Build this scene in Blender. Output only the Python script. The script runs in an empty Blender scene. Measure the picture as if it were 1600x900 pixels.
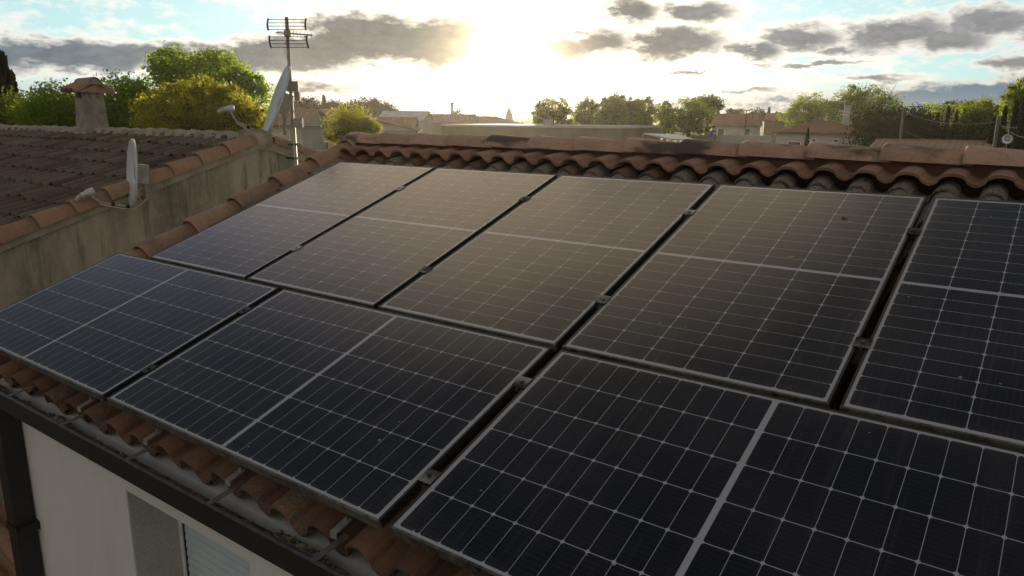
import bpy, math, random
import numpy as np
from mathutils import Vector, Matrix

# ------------------------------------------------------------------ scene, camera, sky, sun, exposure
S = bpy.context.scene
COL = S.collection
rng = np.random.default_rng(7)
random.seed(7)

CAM = np.array([4.5951, -2.374, 6.4839])
ROT = np.array([[0.806422, 0.591314, 0.005555], [0.137866, -0.178869, -0.974166], [-0.575044, 0.786355, -0.225766]])   # rows: right, down, forward
FPX = 1156.2            # focal length in photograph pixels (1600 wide)

def ray(x, y):
    d = ROT.T @ np.array([(x-800)/FPX, (y-450)/FPX, 1.0])
    return d/np.linalg.norm(d)
def at(x, y, D):        # point seen at pixel x,y at a horizontal distance D
    d = ray(x, y); return CAM + d*D/math.hypot(d[0], d[1])
def azel(x, y):
    d = ray(x, y); return math.degrees(math.atan2(d[0], d[1])), math.degrees(math.asin(d[2]))

cam = bpy.data.cameras.new('camera'); camo = bpy.data.objects.new('camera', cam); COL.objects.link(camo)
cam.sensor_width = 36; cam.lens = FPX/1600*36; cam.clip_start = .05; cam.clip_end = 6000
Rm = Matrix((( ROT[0][0], -ROT[1][0], -ROT[2][0]), (ROT[0][1], -ROT[1][1], -ROT[2][1]), (ROT[0][2], -ROT[1][2], -ROT[2][2])))
camo.matrix_world = Matrix.Translation(Vector(CAM)) @ Rm.to_4x4()
S.camera = camo

SUN_AZ, SUN_EL = -36.5, 4.4
sun_dir = Vector((math.sin(math.radians(SUN_AZ))*math.cos(math.radians(SUN_EL)),
                  math.cos(math.radians(SUN_AZ))*math.cos(math.radians(SUN_EL)), math.sin(math.radians(SUN_EL))))
sl = bpy.data.lights.new('sun', 'SUN'); so = bpy.data.objects.new('sun', sl); COL.objects.link(so)
sl.energy = 3.2; sl.angle = math.radians(.6); sl.color = (1.0, .82, .56)
so.rotation_euler = sun_dir.to_track_quat('Z', 'Y').to_euler()

S.view_settings.view_transform = 'Standard'; S.view_settings.look = 'None'
S.view_settings.exposure = 1.0; S.view_settings.gamma = 1; S.view_settings.use_curve_mapping = False
HAZE_DENSITY, HAZE_G = .00024, .72

# ---- node helpers
class NT:
    def __init__(s, nt): s.nt = nt
    def node(s, t, **kw):
        n = s.nt.nodes.new(t)
        for k, v in kw.items(): setattr(n, k, v)
        return n
    def link(s, a, b): s.nt.links.new(a, b)
    def put(s, sock, v):
        if hasattr(v, 'is_output'): s.nt.links.new(v, sock)
        else: sock.default_value = v
    def m(s, op, a, b=None, c=None, clamp=False):
        n = s.node('ShaderNodeMath', operation=op, use_clamp=clamp)
        s.put(n.inputs[0], a)
        if b is not None: s.put(n.inputs[1], b)
        if c is not None: s.put(n.inputs[2], c)
        return n.outputs[0]
    def v(s, op, a, b=None, c=None):
        n = s.node('ShaderNodeVectorMath', operation=op)
        s.put(n.inputs[0], a)
        if b is not None: s.put(n.inputs[1], b)
        if c is not None: s.put(n.inputs[2], c)
        return n.outputs['Value'] if op in ('LENGTH', 'DOT_PRODUCT', 'DISTANCE') else n.outputs[0]
    def mix(s, f, a, b, mode='MIX', clampf=True):
        n = s.node('ShaderNodeMix', data_type='RGBA', blend_type=mode, clamp_factor=clampf)
        s.put(n.inputs[0], f); s.put(n.inputs[6], a if hasattr(a, 'is_output') else (*a, 1)[:4]); s.put(n.inputs[7], b if hasattr(b, 'is_output') else (*b, 1)[:4])
        return n.outputs[2]
    def noise(s, vec, scale, detail=4, rough=.55, dist=0, dim='3D'):
        n = s.node('ShaderNodeTexNoise', noise_dimensions=dim)
        if vec is not None: s.link(vec, n.inputs['Vector'])
        n.inputs['Scale'].default_value = scale; n.inputs['Detail'].default_value = detail
        n.inputs['Roughness'].default_value = rough; n.inputs['Distortion'].default_value = dist
        return n.outputs[0], n.outputs[1]
    def ss(s, x, a, b):     # smoothstep
        n = s.node('ShaderNodeMapRange', interpolation_type='SMOOTHSTEP')
        s.put(n.inputs[0], x); n.inputs[1].default_value = a; n.inputs[2].default_value = b
        return n.outputs[0]
    def lin(s, x, a, b, c=0., d=1.):
        n = s.node('ShaderNodeMapRange'); s.put(n.inputs[0], x)
        for i, q in zip((1, 2, 3, 4), (a, b, c, d)): n.inputs[i].default_value = q
        return n.outputs[0]

# ---- world: Nishita sky, sun aureole, sunset clouds placed by azimuth and elevation
W = bpy.data.worlds.new('World'); S.world = W; W.use_nodes = True
wn = NT(W.node_tree); W.node_tree.nodes.clear()
sky = wn.node('ShaderNodeTexSky', sky_type='NISHITA', sun_disc=False)
sky.sun_elevation = math.radians(SUN_EL); sky.sun_rotation = math.radians(SUN_AZ)
sky.altitude = 50; sky.air_density = 1.0; sky.dust_density = .6; sky.ozone_density = 1.6
tc = wn.node('ShaderNodeTexCoord'); D = wn.v('NORMALIZE', tc.outputs['Generated'])
sp = wn.node('ShaderNodeSeparateXYZ'); wn.link(D, sp.inputs[0])
az = wn.m('MULTIPLY', wn.m('ARCTAN2', sp.outputs[0], sp.outputs[1]), 57.29578)
el = wn.m('MULTIPLY', wn.m('ARCSINE', sp.outputs[2]), 57.29578)
cosd = wn.v('DOT_PRODUCT', D, tuple(sun_dir))
ang = wn.m('MULTIPLY', wn.m('ARCCOSINE', wn.m('MINIMUM', cosd, .999999)), 57.29578)
cb = wn.node('ShaderNodeCombineXYZ'); wn.link(az, cb.inputs[0]); wn.link(el, cb.inputs[1])
stretch = wn.v('MULTIPLY', cb.outputs[0], (.55, 1.25, 1))
n1, c1 = wn.noise(stretch, .36, 9, .62)
n3, c3 = wn.noise(stretch, 1.5, 6, .6)
n2, _ = wn.noise(stretch, .16, 3, .5)
warp = wn.v('ADD', wn.v('MULTIPLY', wn.v('SUBTRACT', c1, (.5, .5, .5)), (4.0, 1.5, 0)), wn.v('MULTIPLY', wn.v('SUBTRACT', c3, (.5, .5, .5)), (1.6, .9, 0)))
P = wn.v('ADD', cb.outputs[0], warp)
def cloudfield(lst):
    acc = None
    for (x, y, rx, ry, w) in lst:
        a0, e0 = azel(x, y); sa = abs(azel(x+rx, y)[0]-azel(x-rx, y)[0])/2; se = ry/FPX*57.3*.96
        q = wn.v('MULTIPLY_ADD', P, (1/sa, 1/se, 0), (-a0/sa, -e0/se, 0))
        mm = wn.m('MULTIPLY_ADD', wn.v('LENGTH', q), -w, w)
        acc = mm if acc is None else wn.m('MAXIMUM', acc, mm)
    return acc
dark = cloudfield([(-80, 90, 220, 30, 1.3), (110, 90, 220, 28, 1.3), (320, 90, 210, 28, 1.3), (470, 82, 170, 36, 1.2), (570, 62, 170, 50, 1.3), (690, 64, 150, 50, 1.25),
    (775, 66, 100, 36, 1.15), (870, 76, 90, 26, 1.0), (940, 64, 70, 28, 1.0), (1050, 64, 120, 32, 1.2), (985, 14, 70, 26, 1.0), (1090, 16, 90, 22, 1.0), (1185, 78, 60, 24, 1.0), (1250, 58, 110, 24, 1.0),
    (1400, 50, 130, 34, 1.05), (1480, 60, 110, 24, 1.0), (1560, 32, 100, 30, 1.0), (1640, 50, 90, 40, .9), (1290, 100, 100, 6, .8), (1090, 114, 70, 4, .6), (1360, 124, 110, 8, .8),
    (1180, 100, 50, 4, .6), (500, 138, 130, 18, .62), (1580, 100, 110, 14, .9), (1320, 78, 60, 10, .7), (1180, 140, 90, 7, .6)])
# low bank of cloud along the horizon on the right, with bright tops
ebank = wn.m('ADD', wn.m('MULTIPLY_ADD', wn.m('ADD', az, 2.0), .085, 3.1), wn.m('ADD', wn.m('MULTIPLY', wn.m('SUBTRACT', n1, .5), 3.4), wn.m('MULTIPLY', wn.m('SUBTRACT', n3, .5), 1.3)))
bank_h = wn.m('SUBTRACT', ebank, el)
bank_on = wn.m('MULTIPLY', wn.ss(az, -34, -16), wn.ss(az, 60, 30))
bank = wn.m('MULTIPLY', wn.ss(bank_h, 0, .5), bank_on)
bank_core = wn.ss(wn.m('ADD', bank_h, wn.m('MULTIPLY', wn.m('SUBTRACT', n3, .5), 1.2)), .3, 1.0)
# low pale veil left of the sun and general cloud everywhere else, denser where unseen bright cloud is added
veil = wn.m('MULTIPLY', wn.ss(wn.m('ADD', el, wn.m('MULTIPLY', n1, 2.)), 3.8, 1.6), wn.ss(ang, 2.5, 9))
rest_n, _ = wn.noise(wn.v('MULTIPLY', D, (1, 1, 2.2)), 2.6, 6, .58)
rest = wn.m('MULTIPLY', wn.ss(wn.m('ADD', rest_n, wn.m('MULTIPLY', wn.m('MAXIMUM', wn.ss(ang, 80, 125), wn.ss(ang, 55, 40)), .16)), .46, .66), wn.m('MAXIMUM', wn.ss(el, 9, 18), wn.m('MULTIPLY', wn.ss(ang, 80, 110), wn.ss(el, 1, 6))))
dd = wn.m('ADD', wn.m('MULTIPLY_ADD', dark, 1.15, .05), wn.m('ADD', wn.m('MULTIPLY', wn.m('SUBTRACT', n1, .52), 1.2), wn.m('MULTIPLY', wn.m('SUBTRACT', n3, .5), .36)))
cover = wn.ss(dd, -.08, .34)
core = wn.ss(wn.m('ADD', dd, wn.m('MULTIPLY', wn.m('SUBTRACT', n3, .5), .7)), .12, .80)
wisp = wn.m('MULTIPLY', wn.ss(wn.m('ADD', wn.m('MULTIPLY', n1, .6), wn.m('MULTIPLY', n3, .4)), .47, .62), wn.m('MULTIPLY', wn.ss(el, 14, 7), wn.ss(ang, 75, 40)))
glow1 = wn.m('EXPONENT', wn.m('MULTIPLY', ang, -1/1.25))
glow2 = wn.m('EXPONENT', wn.m('MULTIPLY', ang, -1/7.))
glow3 = wn.m('EXPONENT', wn.m('MULTIPLY', ang, -1/24.))
U = 15.2   # the background runs at strength 0.05
base = wn.mix(1.0, sky.outputs[0], wn.mix(wn.ss(el, 4, 28), (.25, .28, .34), (.9, .84, .88)), 'MULTIPLY')
lowblue = wn.mix(wn.m('MULTIPLY', wn.ss(el, 20, 6), wn.ss(ang, 120, 55)), (0, 0, 0), (.22*U, .40*U, .44*U))
base = wn.mix(1.0, base, lowblue, 'ADD')
aur = wn.mix(1.0, wn.mix(glow3, (0, 0, 0), (.22*U, .21*U, .19*U)), wn.mix(glow2, (0, 0, 0), (.62*U, .58*U, .48*U)), 'ADD')
base = wn.mix(1.0, base, aur, 'ADD')
vcol = wn.mix(wn.ss(ang, 45, 6), (.44*U, .40*U, .36*U), (.36*U, .34*U, .30*U))
base = wn.mix(wn.m('MULTIPLY', veil, .6), base, vcol)
near = wn.ss(ang, 38, 4)
edge = wn.mix(near, (.58*U, .57*U, .53*U), (1.0*U, .92*U, .75*U))
corec = wn.mix(wn.ss(ang, 36, 12), (.10*U, .125*U, .155*U), (.13*U, .122*U, .112*U))
corec = wn.mix(wn.ss(ang, 8, 1.2), corec, (.46*U, .37*U, .22*U))
corec = wn.mix(wn.ss(az, -32, -14), corec, (.165*U, .165*U, .17*U))
puff = wn.lin(wn.m('MULTIPLY_ADD', n3, .5, wn.m('MULTIPLY', n1, .5)), .3, .7, .6, 1.5)
corec = wn.mix(1.0, corec, puff, 'MULTIPLY')
cl = wn.mix(core, edge, corec)
base = wn.mix(wn.m('MULTIPLY', wisp, .8), base, wn.mix(near, (.62*U, .61*U, .57*U), (.9*U, .85*U, .72*U)))
out = wn.mix(wn.m('MULTIPLY', cover, .97), base, cl)
bcol = wn.mix(bank_core, (.52*U, .50*U, .44*U), wn.mix(wn.ss(el, 2.6, .2), (.085*U, .14*U, .19*U), (.12*U, .17*U, .21*U)))
out = wn.mix(bank, out, bcol)
rcol0 = wn.mix(wn.ss(ang, 80, 125), (.10*U, .10*U, .11*U), (.54*U, .48*U, .41*U))  # bright cloud behind the camera is added, unseen, as fill for the walls
glare_patch = wn.mix(wn.ss(az, -75, -48), (.30*U, .31*U, .44*U), (1.25*U, .98*U, .66*U))  # unseen bright sky above the sun, added to mirror as glare in the panels
rcol = wn.mix(wn.m('MULTIPLY', wn.ss(ang, 48.5, 33.5), wn.ss(az, 20, -10)), rcol0, glare_patch)
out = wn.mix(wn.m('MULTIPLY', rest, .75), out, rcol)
out = wn.mix(1.0, out, wn.mix(glow1, (0, 0, 0), (6*U, 5*U, 3.4*U)), 'ADD')
out = wn.mix(wn.ss(el, -.2, -3), out, (.06*U, .055*U, .045*U))
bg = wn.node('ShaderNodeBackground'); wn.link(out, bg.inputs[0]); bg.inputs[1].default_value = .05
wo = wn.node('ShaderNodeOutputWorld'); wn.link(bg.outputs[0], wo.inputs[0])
W.cycles.sampling_method = 'MANUAL'; W.cycles.sample_map_resolution = 1024

S.render.engine = 'CYCLES'
S.cycles.use_denoising = True; S.cycles.max_bounces = 6; S.cycles.diffuse_bounces = 3; S.cycles.glossy_bounces = 3
S.cycles.transmission_bounces = 4; S.cycles.transparent_max_bounces = 6; S.cycles.volume_bounces = 0
S.cycles.sample_clamp_indirect = 4

# ------------------------------------------------------------------ object helpers
def tag(o, label=None, cat=None, group=None, kind=None):
    if label: o['label'] = label
    if cat: o['category'] = cat
    if group: o['group'] = group
    if kind: o['kind'] = kind
    return o
def empty(name, loc, label=None, cat=None, group=None):
    o = bpy.data.objects.new(name, None); o.empty_display_size = .2; COL.objects.link(o)
    o.location = Vector([float(q) for q in loc]); tag(o, label, cat, group); return o
BASE = {}
class MB:
    """collects geometry in world coordinates (or in local ones of a parent) and links it as one mesh object"""
    def __init__(s): s.v = []; s.f = []; s.t = []; s.g = []; s.mi = []; s.cur = 0
    def add(s, verts, faces, tint=.5, age=0.):
        o = len(s.v); s.v.extend([tuple(map(float, q)) for q in verts])
        for fc in faces: s.f.append(tuple(i+o for i in fc)); s.t.append(tint); s.g.append(age); s.mi.append(s.cur)
        return s
    def box(s, a, b, tint=.5, age=0.):
        (x0, y0, z0), (x1, y1, z1) = a, b
        vs = [(x0,y0,z0),(x1,y0,z0),(x1,y1,z0),(x0,y1,z0),(x0,y0,z1),(x1,y0,z1),(x1,y1,z1),(x0,y1,z1)]
        return s.add(vs, [(0,3,2,1),(4,5,6,7),(0,1,5,4),(1,2,6,5),(2,3,7,6),(3,0,4,7)], tint, age)
    def obox(s, c, ax, ay, az_, hx, hy, hz, tint=.5):
        c = np.array(c, float); ax, ay, az_ = [np.array(q, float) for q in (ax, ay, az_)]
        vs = [c+sx*hx*ax+sy*hy*ay+sz*hz*az_ for sz in (-1, 1) for sx, sy in ((-1,-1),(1,-1),(1,1),(-1,1))]
        return s.add(vs, [(0,3,2,1),(4,5,6,7),(0,1,5,4),(1,2,6,5),(2,3,7,6),(3,0,4,7)], tint)
    def tube(s, pts, rad, n=8, cap=True, tint=.5):
        pts = [np.array(q, float) for q in pts]
        if not hasattr(rad, '__len__'): rad = [rad]*len(pts)
        o = len(s.v); ref = None
        for i, p in enumerate(pts):
            d = pts[min(i+1, len(pts)-1)]-pts[max(i-1, 0)]; d = d/(np.linalg.norm(d)+1e-12)
            if ref is None: ref = np.array([0, 0, 1.]) if abs(d[2]) < .9 else np.array([1., 0, 0])
            a = np.cross(d, ref); a /= np.linalg.norm(a)+1e-12; b = np.cross(d, a); ref = np.cross(a, d) if False else ref
            for k in range(n):
                th = 2*math.pi*k/n; s.v.append(tuple(p+rad[i]*(math.cos(th)*a+math.sin(th)*b)))
        for i in range(len(pts)-1):
            for k in range(n):
                s.f.append((o+i*n+k, o+i*n+(k+1) % n, o+(i+1)*n+(k+1) % n, o+(i+1)*n+k)); s.t.append(tint); s.g.append(0.); s.mi.append(s.cur)
        if cap:
            for base in (o, o+(len(pts)-1)*n):
                s.f.append(tuple(base+k for k in range(n))); s.t.append(tint); s.g.append(0.); s.mi.append(s.cur)
        return s
    def prism(s, poly, vec, tint=.5):       # polygon (list of 3d points) extruded by vec
        poly = [np.array(q, float) for q in poly]; n = len(poly); vec = np.array(vec, float)
        vs = poly+[q+vec for q in poly]
        fs = [tuple(range(n))[::-1], tuple(range(n, 2*n))]+[(i, (i+1) % n, n+(i+1) % n, n+i) for i in range(n)]
        return s.add(vs, fs, tint)
    def build(s, name, mat, parent=None, smooth=False, local=False, label=None):
        me = bpy.data.meshes.new(name)
        off = np.array(BASE_OF(parent)) if (parent is not None and not local) else np.zeros(3)
        V = np.array(s.v, float)-off
        me.from_pydata(V.tolist(), [], s.f)
        for mt in (mat if isinstance(mat, (list, tuple)) else [mat]): me.materials.append(mt)
        a = me.attributes.new('tint', 'FLOAT', 'FACE'); a.data.foreach_set('value', s.t)
        a = me.attributes.new('age', 'FLOAT', 'FACE'); a.data.foreach_set('value', s.g)
        me.polygons.foreach_set('material_index', s.mi)
        if smooth: me.polygons.foreach_set('use_smooth', [True]*len(s.f))
        me.update()
        o = bpy.data.objects.new(name, me); COL.objects.link(o)
        if parent is not None: o.parent = parent
        if label: o['label'] = label
        return o
def BASE_OF(o):
    v = Vector((0, 0, 0))
    while o is not None: v = v+o.location; o = o.parent
    return tuple(v)
def copy_tree(o, parent=None):
    c = o.copy(); COL.objects.link(c); c.parent = parent
    for ch in list(o.children): copy_tree(ch, c)
    return c

# ------------------------------------------------------------------ materials
def mat(name, fn=None, color=(.5, .5, .5), rough=.7, metal=0., spec=.4):
    m = bpy.data.materials.new(name); m.use_nodes = True; n = NT(m.node_tree); m.node_tree.nodes.clear()
    b = n.node('ShaderNodeBsdfPrincipled'); o = n.node('ShaderNodeOutputMaterial'); n.link(b.outputs[0], o.inputs[0])
    b.inputs['Base Color'].default_value = (*color, 1); b.inputs['Roughness'].default_value = rough
    b.inputs['Metallic'].default_value = metal; b.inputs['Specular IOR Level'].default_value = spec
    if fn: fn(n, b, o)
    return m
def obj_co(n): return n.node('ShaderNodeTexCoord').outputs['Object']
def geo_pos(n): return n.node('ShaderNodeNewGeometry').outputs['Position']
def attr(n, name): return n.node('ShaderNodeAttribute', attribute_name=name).outputs['Fac']
def bump(n, b, h, strength=.5, dist=.02):
    bn = n.node('ShaderNodeBump'); bn.inputs['Strength'].default_value = strength; bn.inputs['Distance'].default_value = dist
    n.link(h, bn.inputs['Height']); n.link(bn.outputs[0], b.inputs['Normal'])

def weathered(c0, c1, scale=6., bscale=60., bstr=.3, rough=.85):
    def fn(n, b, o):
        p = geo_pos(n); a, _ = n.noise(p, scale, 6, .6); c, _ = n.noise(p, bscale, 3, .6)
        n.link(n.mix(n.ss(a, .3, .7), c0, c1), b.inputs['Base Color']); bump(n, b, c, bstr, .01)
        b.inputs['Roughness'].default_value = rough
    return fn
def tile_fn(c_lo, c_hi, c_lich, lich=.5, soot=.0, nscale=9.):
    def fn(n, b, o):
        p = geo_pos(n); t = attr(n, 'tint'); g = attr(n, 'age')
        a, _ = n.noise(p, nscale, 6, .65); f, _ = n.noise(p, 55., 5, .7); big, _ = n.noise(p, 2.1, 3, .5)
        col = n.mix(n.m('ADD', n.m('MULTIPLY', t, .75), n.m('MULTIPLY', a, .3)), c_lo, c_hi)
        dirt = n.ss(n.m('ADD', n.m('MULTIPLY', f, .6), n.m('MULTIPLY', a, .55)), .5, .72)
        col = n.mix(n.m('MULTIPLY', dirt, .35), col, tuple(q*.35 for q in c_lo))
        li = n.ss(n.m('ADD', n.m('ADD', f, n.m('MULTIPLY', a, .7)), n.m('MULTIPLY', g, .55)), 1.05, 1.3)
        lcol = n.mix(n.ss(n.noise(p, 120., 2, .5)[0], .4, .65), c_lich, tuple(q*.3 for q in c_lich))
        col = n.mix(n.m('MULTIPLY', li, lich), col, lcol)
        if soot:
            s_ = n.ss(n.noise(n.v('MULTIPLY', p, (1.6, 3, 3)), 1.5, 3, .5)[0], .50, .62)
            col = n.mix(n.m('MULTIPLY', s_, soot), col, (.05, .047, .042))
        n.link(col, b.inputs['Base Color']); b.inputs['Roughness'].default_value = .88; b.inputs['Specular IOR Level'].default_value = .25
        bump(n, b, n.m('ADD', f, n.m('MULTIPLY', li, .5)), .45, .008)
    return fn
M = {}
M['tile'] = mat('terracotta_tile', tile_fn((.12, .068, .045), (.25, .145, .095), (.27, .245, .195), .95))
M['cap'] = mat('ridge_cap_terracotta', tile_fn((.37, .235, .17), (.52, .355, .27), (.38, .35, .30), .45, .85))
M['new_tile'] = mat('newer_pink_tile', tile_fn((.24, .135, .095), (.38, .23, .165), (.34, .31, .26), .3))
M['verge'] = mat('verge_cap_terracotta', tile_fn((.31, .195, .13), (.43, .285, .195), (.32, .28, .22), .5, .3))
M['old_tile'] = mat('old_brown_tile', tile_fn((.065, .048, .036), (.205, .148, .108), (.19, .17, .13), .9, .35, 5.))
M['neigh_verge'] = mat('orange_verge_tile', tile_fn((.27, .165, .105), (.36, .235, .155), (.25, .2, .13), .4, .0))
M['mortar'] = mat('ridge_mortar', weathered((.20, .18, .14), (.34, .31, .25), 7, 50, .5))
def stucco_old(n, b, o):
    p = geo_pos(n); st = n.v('MULTIPLY', p, (1, 1, .28))
    a, _ = n.noise(st, 2.6, 6, .65); s2, _ = n.noise(p, 26., 4, .7); s3, _ = n.noise(p, 90., 2, .6)
    col = n.mix(n.ss(a, .38, .64), (.45, .415, .335), (.27, .25, .20))
    blotch = n.ss(n.noise(n.v('MULTIPLY', p, (1, 1, .5)), 1.1, 5, .7)[0], .5, .68)
    col = n.mix(n.m('MULTIPLY', blotch, .6), col, (.12, .105, .08))
    col = n.mix(n.m('MULTIPLY', n.ss(s2, .5, .7), .4), col, (.48, .43, .33))
    n.link(col, b.inputs['Base Color']); b.inputs['Roughness'].default_value = .95
    drip = n.ss(n.noise(n.v('MULTIPLY', p, (7, 7, .55)), 1., 5, .65)[0], .52, .66)
    col = n.mix(n.m('MULTIPLY', drip, .75), col, (.095, .086, .068)); grit = n.ss(n.noise(p, 150., 2, .7)[0], .55, .7)
    col = n.mix(n.m('MULTIPLY', grit, .35), col, (.52, .47, .36)); n.link(col, b.inputs['Base Color'])
    bump(n, b, n.m('ADD', s2, s3), .8, .03)
M['stucco_old'] = mat('roughcast_brown', stucco_old)
def render_white(n, b, o):
    p = geo_pos(n); a, _ = n.noise(p, 160., 4, .7); c, _ = n.noise(n.v('MULTIPLY', p, (1, 1, .4)), 2., 4, .6)
    col = n.mix(n.ss(c, .35, .7), (.64, .63, .61), (.56, .555, .54))
    col = n.mix(n.m('MULTIPLY', n.ss(a, .58, .7), .35), col, (.3, .28, .25))
    n.link(col, b.inputs['Base Color']); b.inputs['Roughness'].default_value = .9; bump(n, b, a, .5, .006)
M['wall_white'] = mat('white_render', render_white)
M['reveal'] = mat('rough_grey_render', weathered((.38, .375, .34), (.50, .495, .45), 90, 190, .8))
M['gutter'] = mat('black_gutter', weathered((.014, .013, .012), (.02, .019, .018), 12, 90, .05, .45))
M['lip'] = mat('worn_gutter_lip', weathered((.03, .03, .032), (.07, .07, .075), 30, 90, .1, .4))
M['strap'] = mat('grey_zinc_strap', weathered((.10, .10, .10), (.17, .17, .165), 40, 120, .15, .5))
M['clip'] = mat('galvanised_clip', weathered((.20, .20, .20), (.30, .30, .29), 40, 120, .1, .4))
def debris_fn(n, b, o):
    p = geo_pos(n); a, _ = n.noise(p, 45., 5, .7); t = attr(n, 'tint')
    n.link(n.mix(n.ss(n.m('ADD', a, n.m('MULTIPLY', t, .35)), .45, .85), (.035, .027, .02), (.30, .25, .19)), b.inputs['Base Color']); b.inputs['Roughness'].default_value = .95
M['debris'] = mat('leaf_litter', debris_fn)
M['shutter'] = mat('pale_blue_shutter', weathered((.42, .51, .56), (.47, .56, .61), 12, 90, .05, .5))
M['white_pvc'] = mat('white_frame', weathered((.6, .62, .63), (.68, .69, .7), 20, 90, .05, .4))
M['dark_gap'] = mat('dark_rubber', color=(.012, .012, .012), rough=.8)
M['dish'] = mat('grey_dish', weathered((.44, .46, .47), (.52, .54, .54), 5, 60, .05, .45))
M['galv'] = mat('galvanised_steel', weathered((.26, .25, .22), (.38, .36, .31), 16, 120, .1, .5))
M['dark_metal'] = mat('dark_metal', weathered((.035, .035, .034), (.06, .058, .055), 20, 90, .1, .5))
M['cable'] = mat('cream_cable', color=(.6, .55, .42), rough=.6)
M['plastic'] = mat('weathered_plastic', weathered((.28, .24, .16), (.36, .31, .22), 30, 90, .1, .5))
M['bark'] = mat('bark', weathered((.06, .045, .03), (.13, .10, .07), 9, 40, .6))
M['wood_pole'] = mat('grey_wood_pole', weathered((.09, .08, .065), (.14, .125, .10), 9, 40, .3))

# solar module: half-cut cells with rounded corners, ribbons, thin grey dust
def cells(n, b, o):
    co = obj_co(n); s_ = n.node('ShaderNodeSeparateXYZ'); n.link(co, s_.inputs[0])
    x, y = s_.outputs[0], s_.outputs[1]
    cw, chh, gapc = .1608, .0808, .009
    ay = n.m('SUBTRACT', n.m('ABSOLUTE', y), gapc)
    fu = n.m('FRACT', n.m('MULTIPLY', n.m('ADD', x, .4824), 1/cw)); fv = n.m('FRACT', n.m('MULTIPLY', ay, 1/chh))
    du = n.m('MULTIPLY', n.m('SUBTRACT', .5, n.m('ABSOLUTE', n.m('SUBTRACT', fu, .5))), cw)
    dv = n.m('MULTIPLY', n.m('SUBTRACT', .5, n.m('ABSOLUTE', n.m('SUBTRACT', fv, .5))), chh)
    l1 = n.m('LESS_THAN', du, .0014); l2 = n.m('LESS_THAN', dv, .0009)
    l3 = n.m('LESS_THAN', n.m('ADD', du, dv), .0085)
    o1 = n.m('GREATER_THAN', n.m('ABSOLUTE', x), .4824); o2 = n.m('GREATER_THAN', ay, .808); o3 = n.m('LESS_THAN', ay, 0)
    w = n.m('MAXIMUM', n.m('MAXIMUM', l1, l2), n.m('MAXIMUM', l3, n.m('MAXIMUM', o1, n.m('MAXIMUM', o2, o3))))
    fb = n.m('FRACT', n.m('ADD', n.m('MULTIPLY', fu, 9.), .5))
    db = n.m('MULTIPLY', n.m('SUBTRACT', .5, n.m('ABSOLUTE', n.m('SUBTRACT', fb, .5))), cw/9)
    bus = n.m('LESS_THAN', db, .00035)
    t1, _ = n.noise(n.v('MULTIPLY', co, (120, 9, 1)), 1., 3, .6)
    oi = n.node('ShaderNodeObjectInfo').outputs['Random']
    dn, _ = n.noise(n.v('ADD', geo_pos(n), (3, 1, 0)), 2.4, 5, .6); fine, _ = n.noise(geo_pos(n), 170., 3, .7)
    cell = n.mix(n.m('MULTIPLY', t1, .8), (.0040, .0041, .0065), (.011, .0108, .014))
    # every cell a hair different
    wc = n.node('ShaderNodeTexWhiteNoise', noise_dimensions='3D')
    cc = n.node('ShaderNodeCombineXYZ'); n.link(n.m('FLOOR', n.m('MULTIPLY', n.m('ADD', x, .4824), 1/cw)), cc.inputs[0])
    n.link(n.m('FLOOR', n.m('MULTIPLY', y, 1/chh)), cc.inputs[1]); n.link(n.m('MULTIPLY', oi, 31.), cc.inputs[2]); n.link(cc.outputs[0], wc.inputs[0])
    cell = n.mix(n.m('MULTIPLY', wc.outputs[0], .5), cell, (.006, .007, .013))
    cell = n.mix(n.m('MULTIPLY', bus, .10), cell, (.30, .30, .32))
    col = n.mix(w, cell, (.34, .355, .39))
    dust = n.m('MULTIPLY', n.m('ADD', n.m('MULTIPLY', n.ss(dn, .3, .75), .03), n.m('MULTIPLY', n.ss(fine, .5, .8), .02)), 1.0)
    edge_d = n.m('MAXIMUM', n.ss(n.m('ABSOLUTE', y), .77, .84), n.ss(n.m('ABSOLUTE', x), .44, .50))
    dust = n.m('ADD', dust, n.m('MULTIPLY', n.m('MULTIPLY', edge_d, n.ss(fine, .35, .7)), .07))
    sp_, _ = n.noise(co, 26., 1, .3); spot = n.ss(sp_, .785, .805)
    strk, _ = n.noise(n.v('MULTIPLY', geo_pos(n), (34, 1.1, 1.1)), 1., 4, .6)
    dust = n.m('ADD', dust, n.m('MULTIPLY', n.ss(strk, .52, .72), .028))
    dust = n.m('MAXIMUM', dust, n.m('MULTIPLY', spot, .5))
    col = n.mix(dust, col, (.40, .36, .30))
    n.link(col, b.inputs['Base Color'])
    n.link(n.m('ADD', .13, n.m('MULTIPLY', dust, 1.2)), b.inputs['Roughness'])
    b.inputs['IOR'].default_value = 1.42; b.inputs['Specular IOR Level'].default_value = .5
    bump(n, b, n.noise(co, 300., 2, .5)[0], .02, .001)
M['cells'] = mat('half_cut_cells', cells)
def frame_fn(dusty):
    def fn(n, b, o):
        p = geo_pos(n); a, _ = n.noise(p, 35., 5, .7); c, _ = n.noise(p, 6., 3, .5)
        d = n.m('MULTIPLY', n.ss(n.m('ADD', n.m('MULTIPLY', a, .6), n.m('MULTIPLY', c, .4)), .32, .6), dusty)
        n.link(n.mix(d, (.010, .0105, .012), (.24, .225, .19)), b.inputs['Base Color']); b.inputs['Roughness'].default_value = .42
        b.inputs['Specular IOR Level'].default_value = .2
    return fn
M['frame'] = mat('black_anodised', frame_fn(.06)); M['frame_dusty'] = mat('dusty_anodised', frame_fn(.5))
M['rail'] = mat('aluminium_rail', color=(.30, .30, .29), rough=.45, metal=.6)

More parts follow.
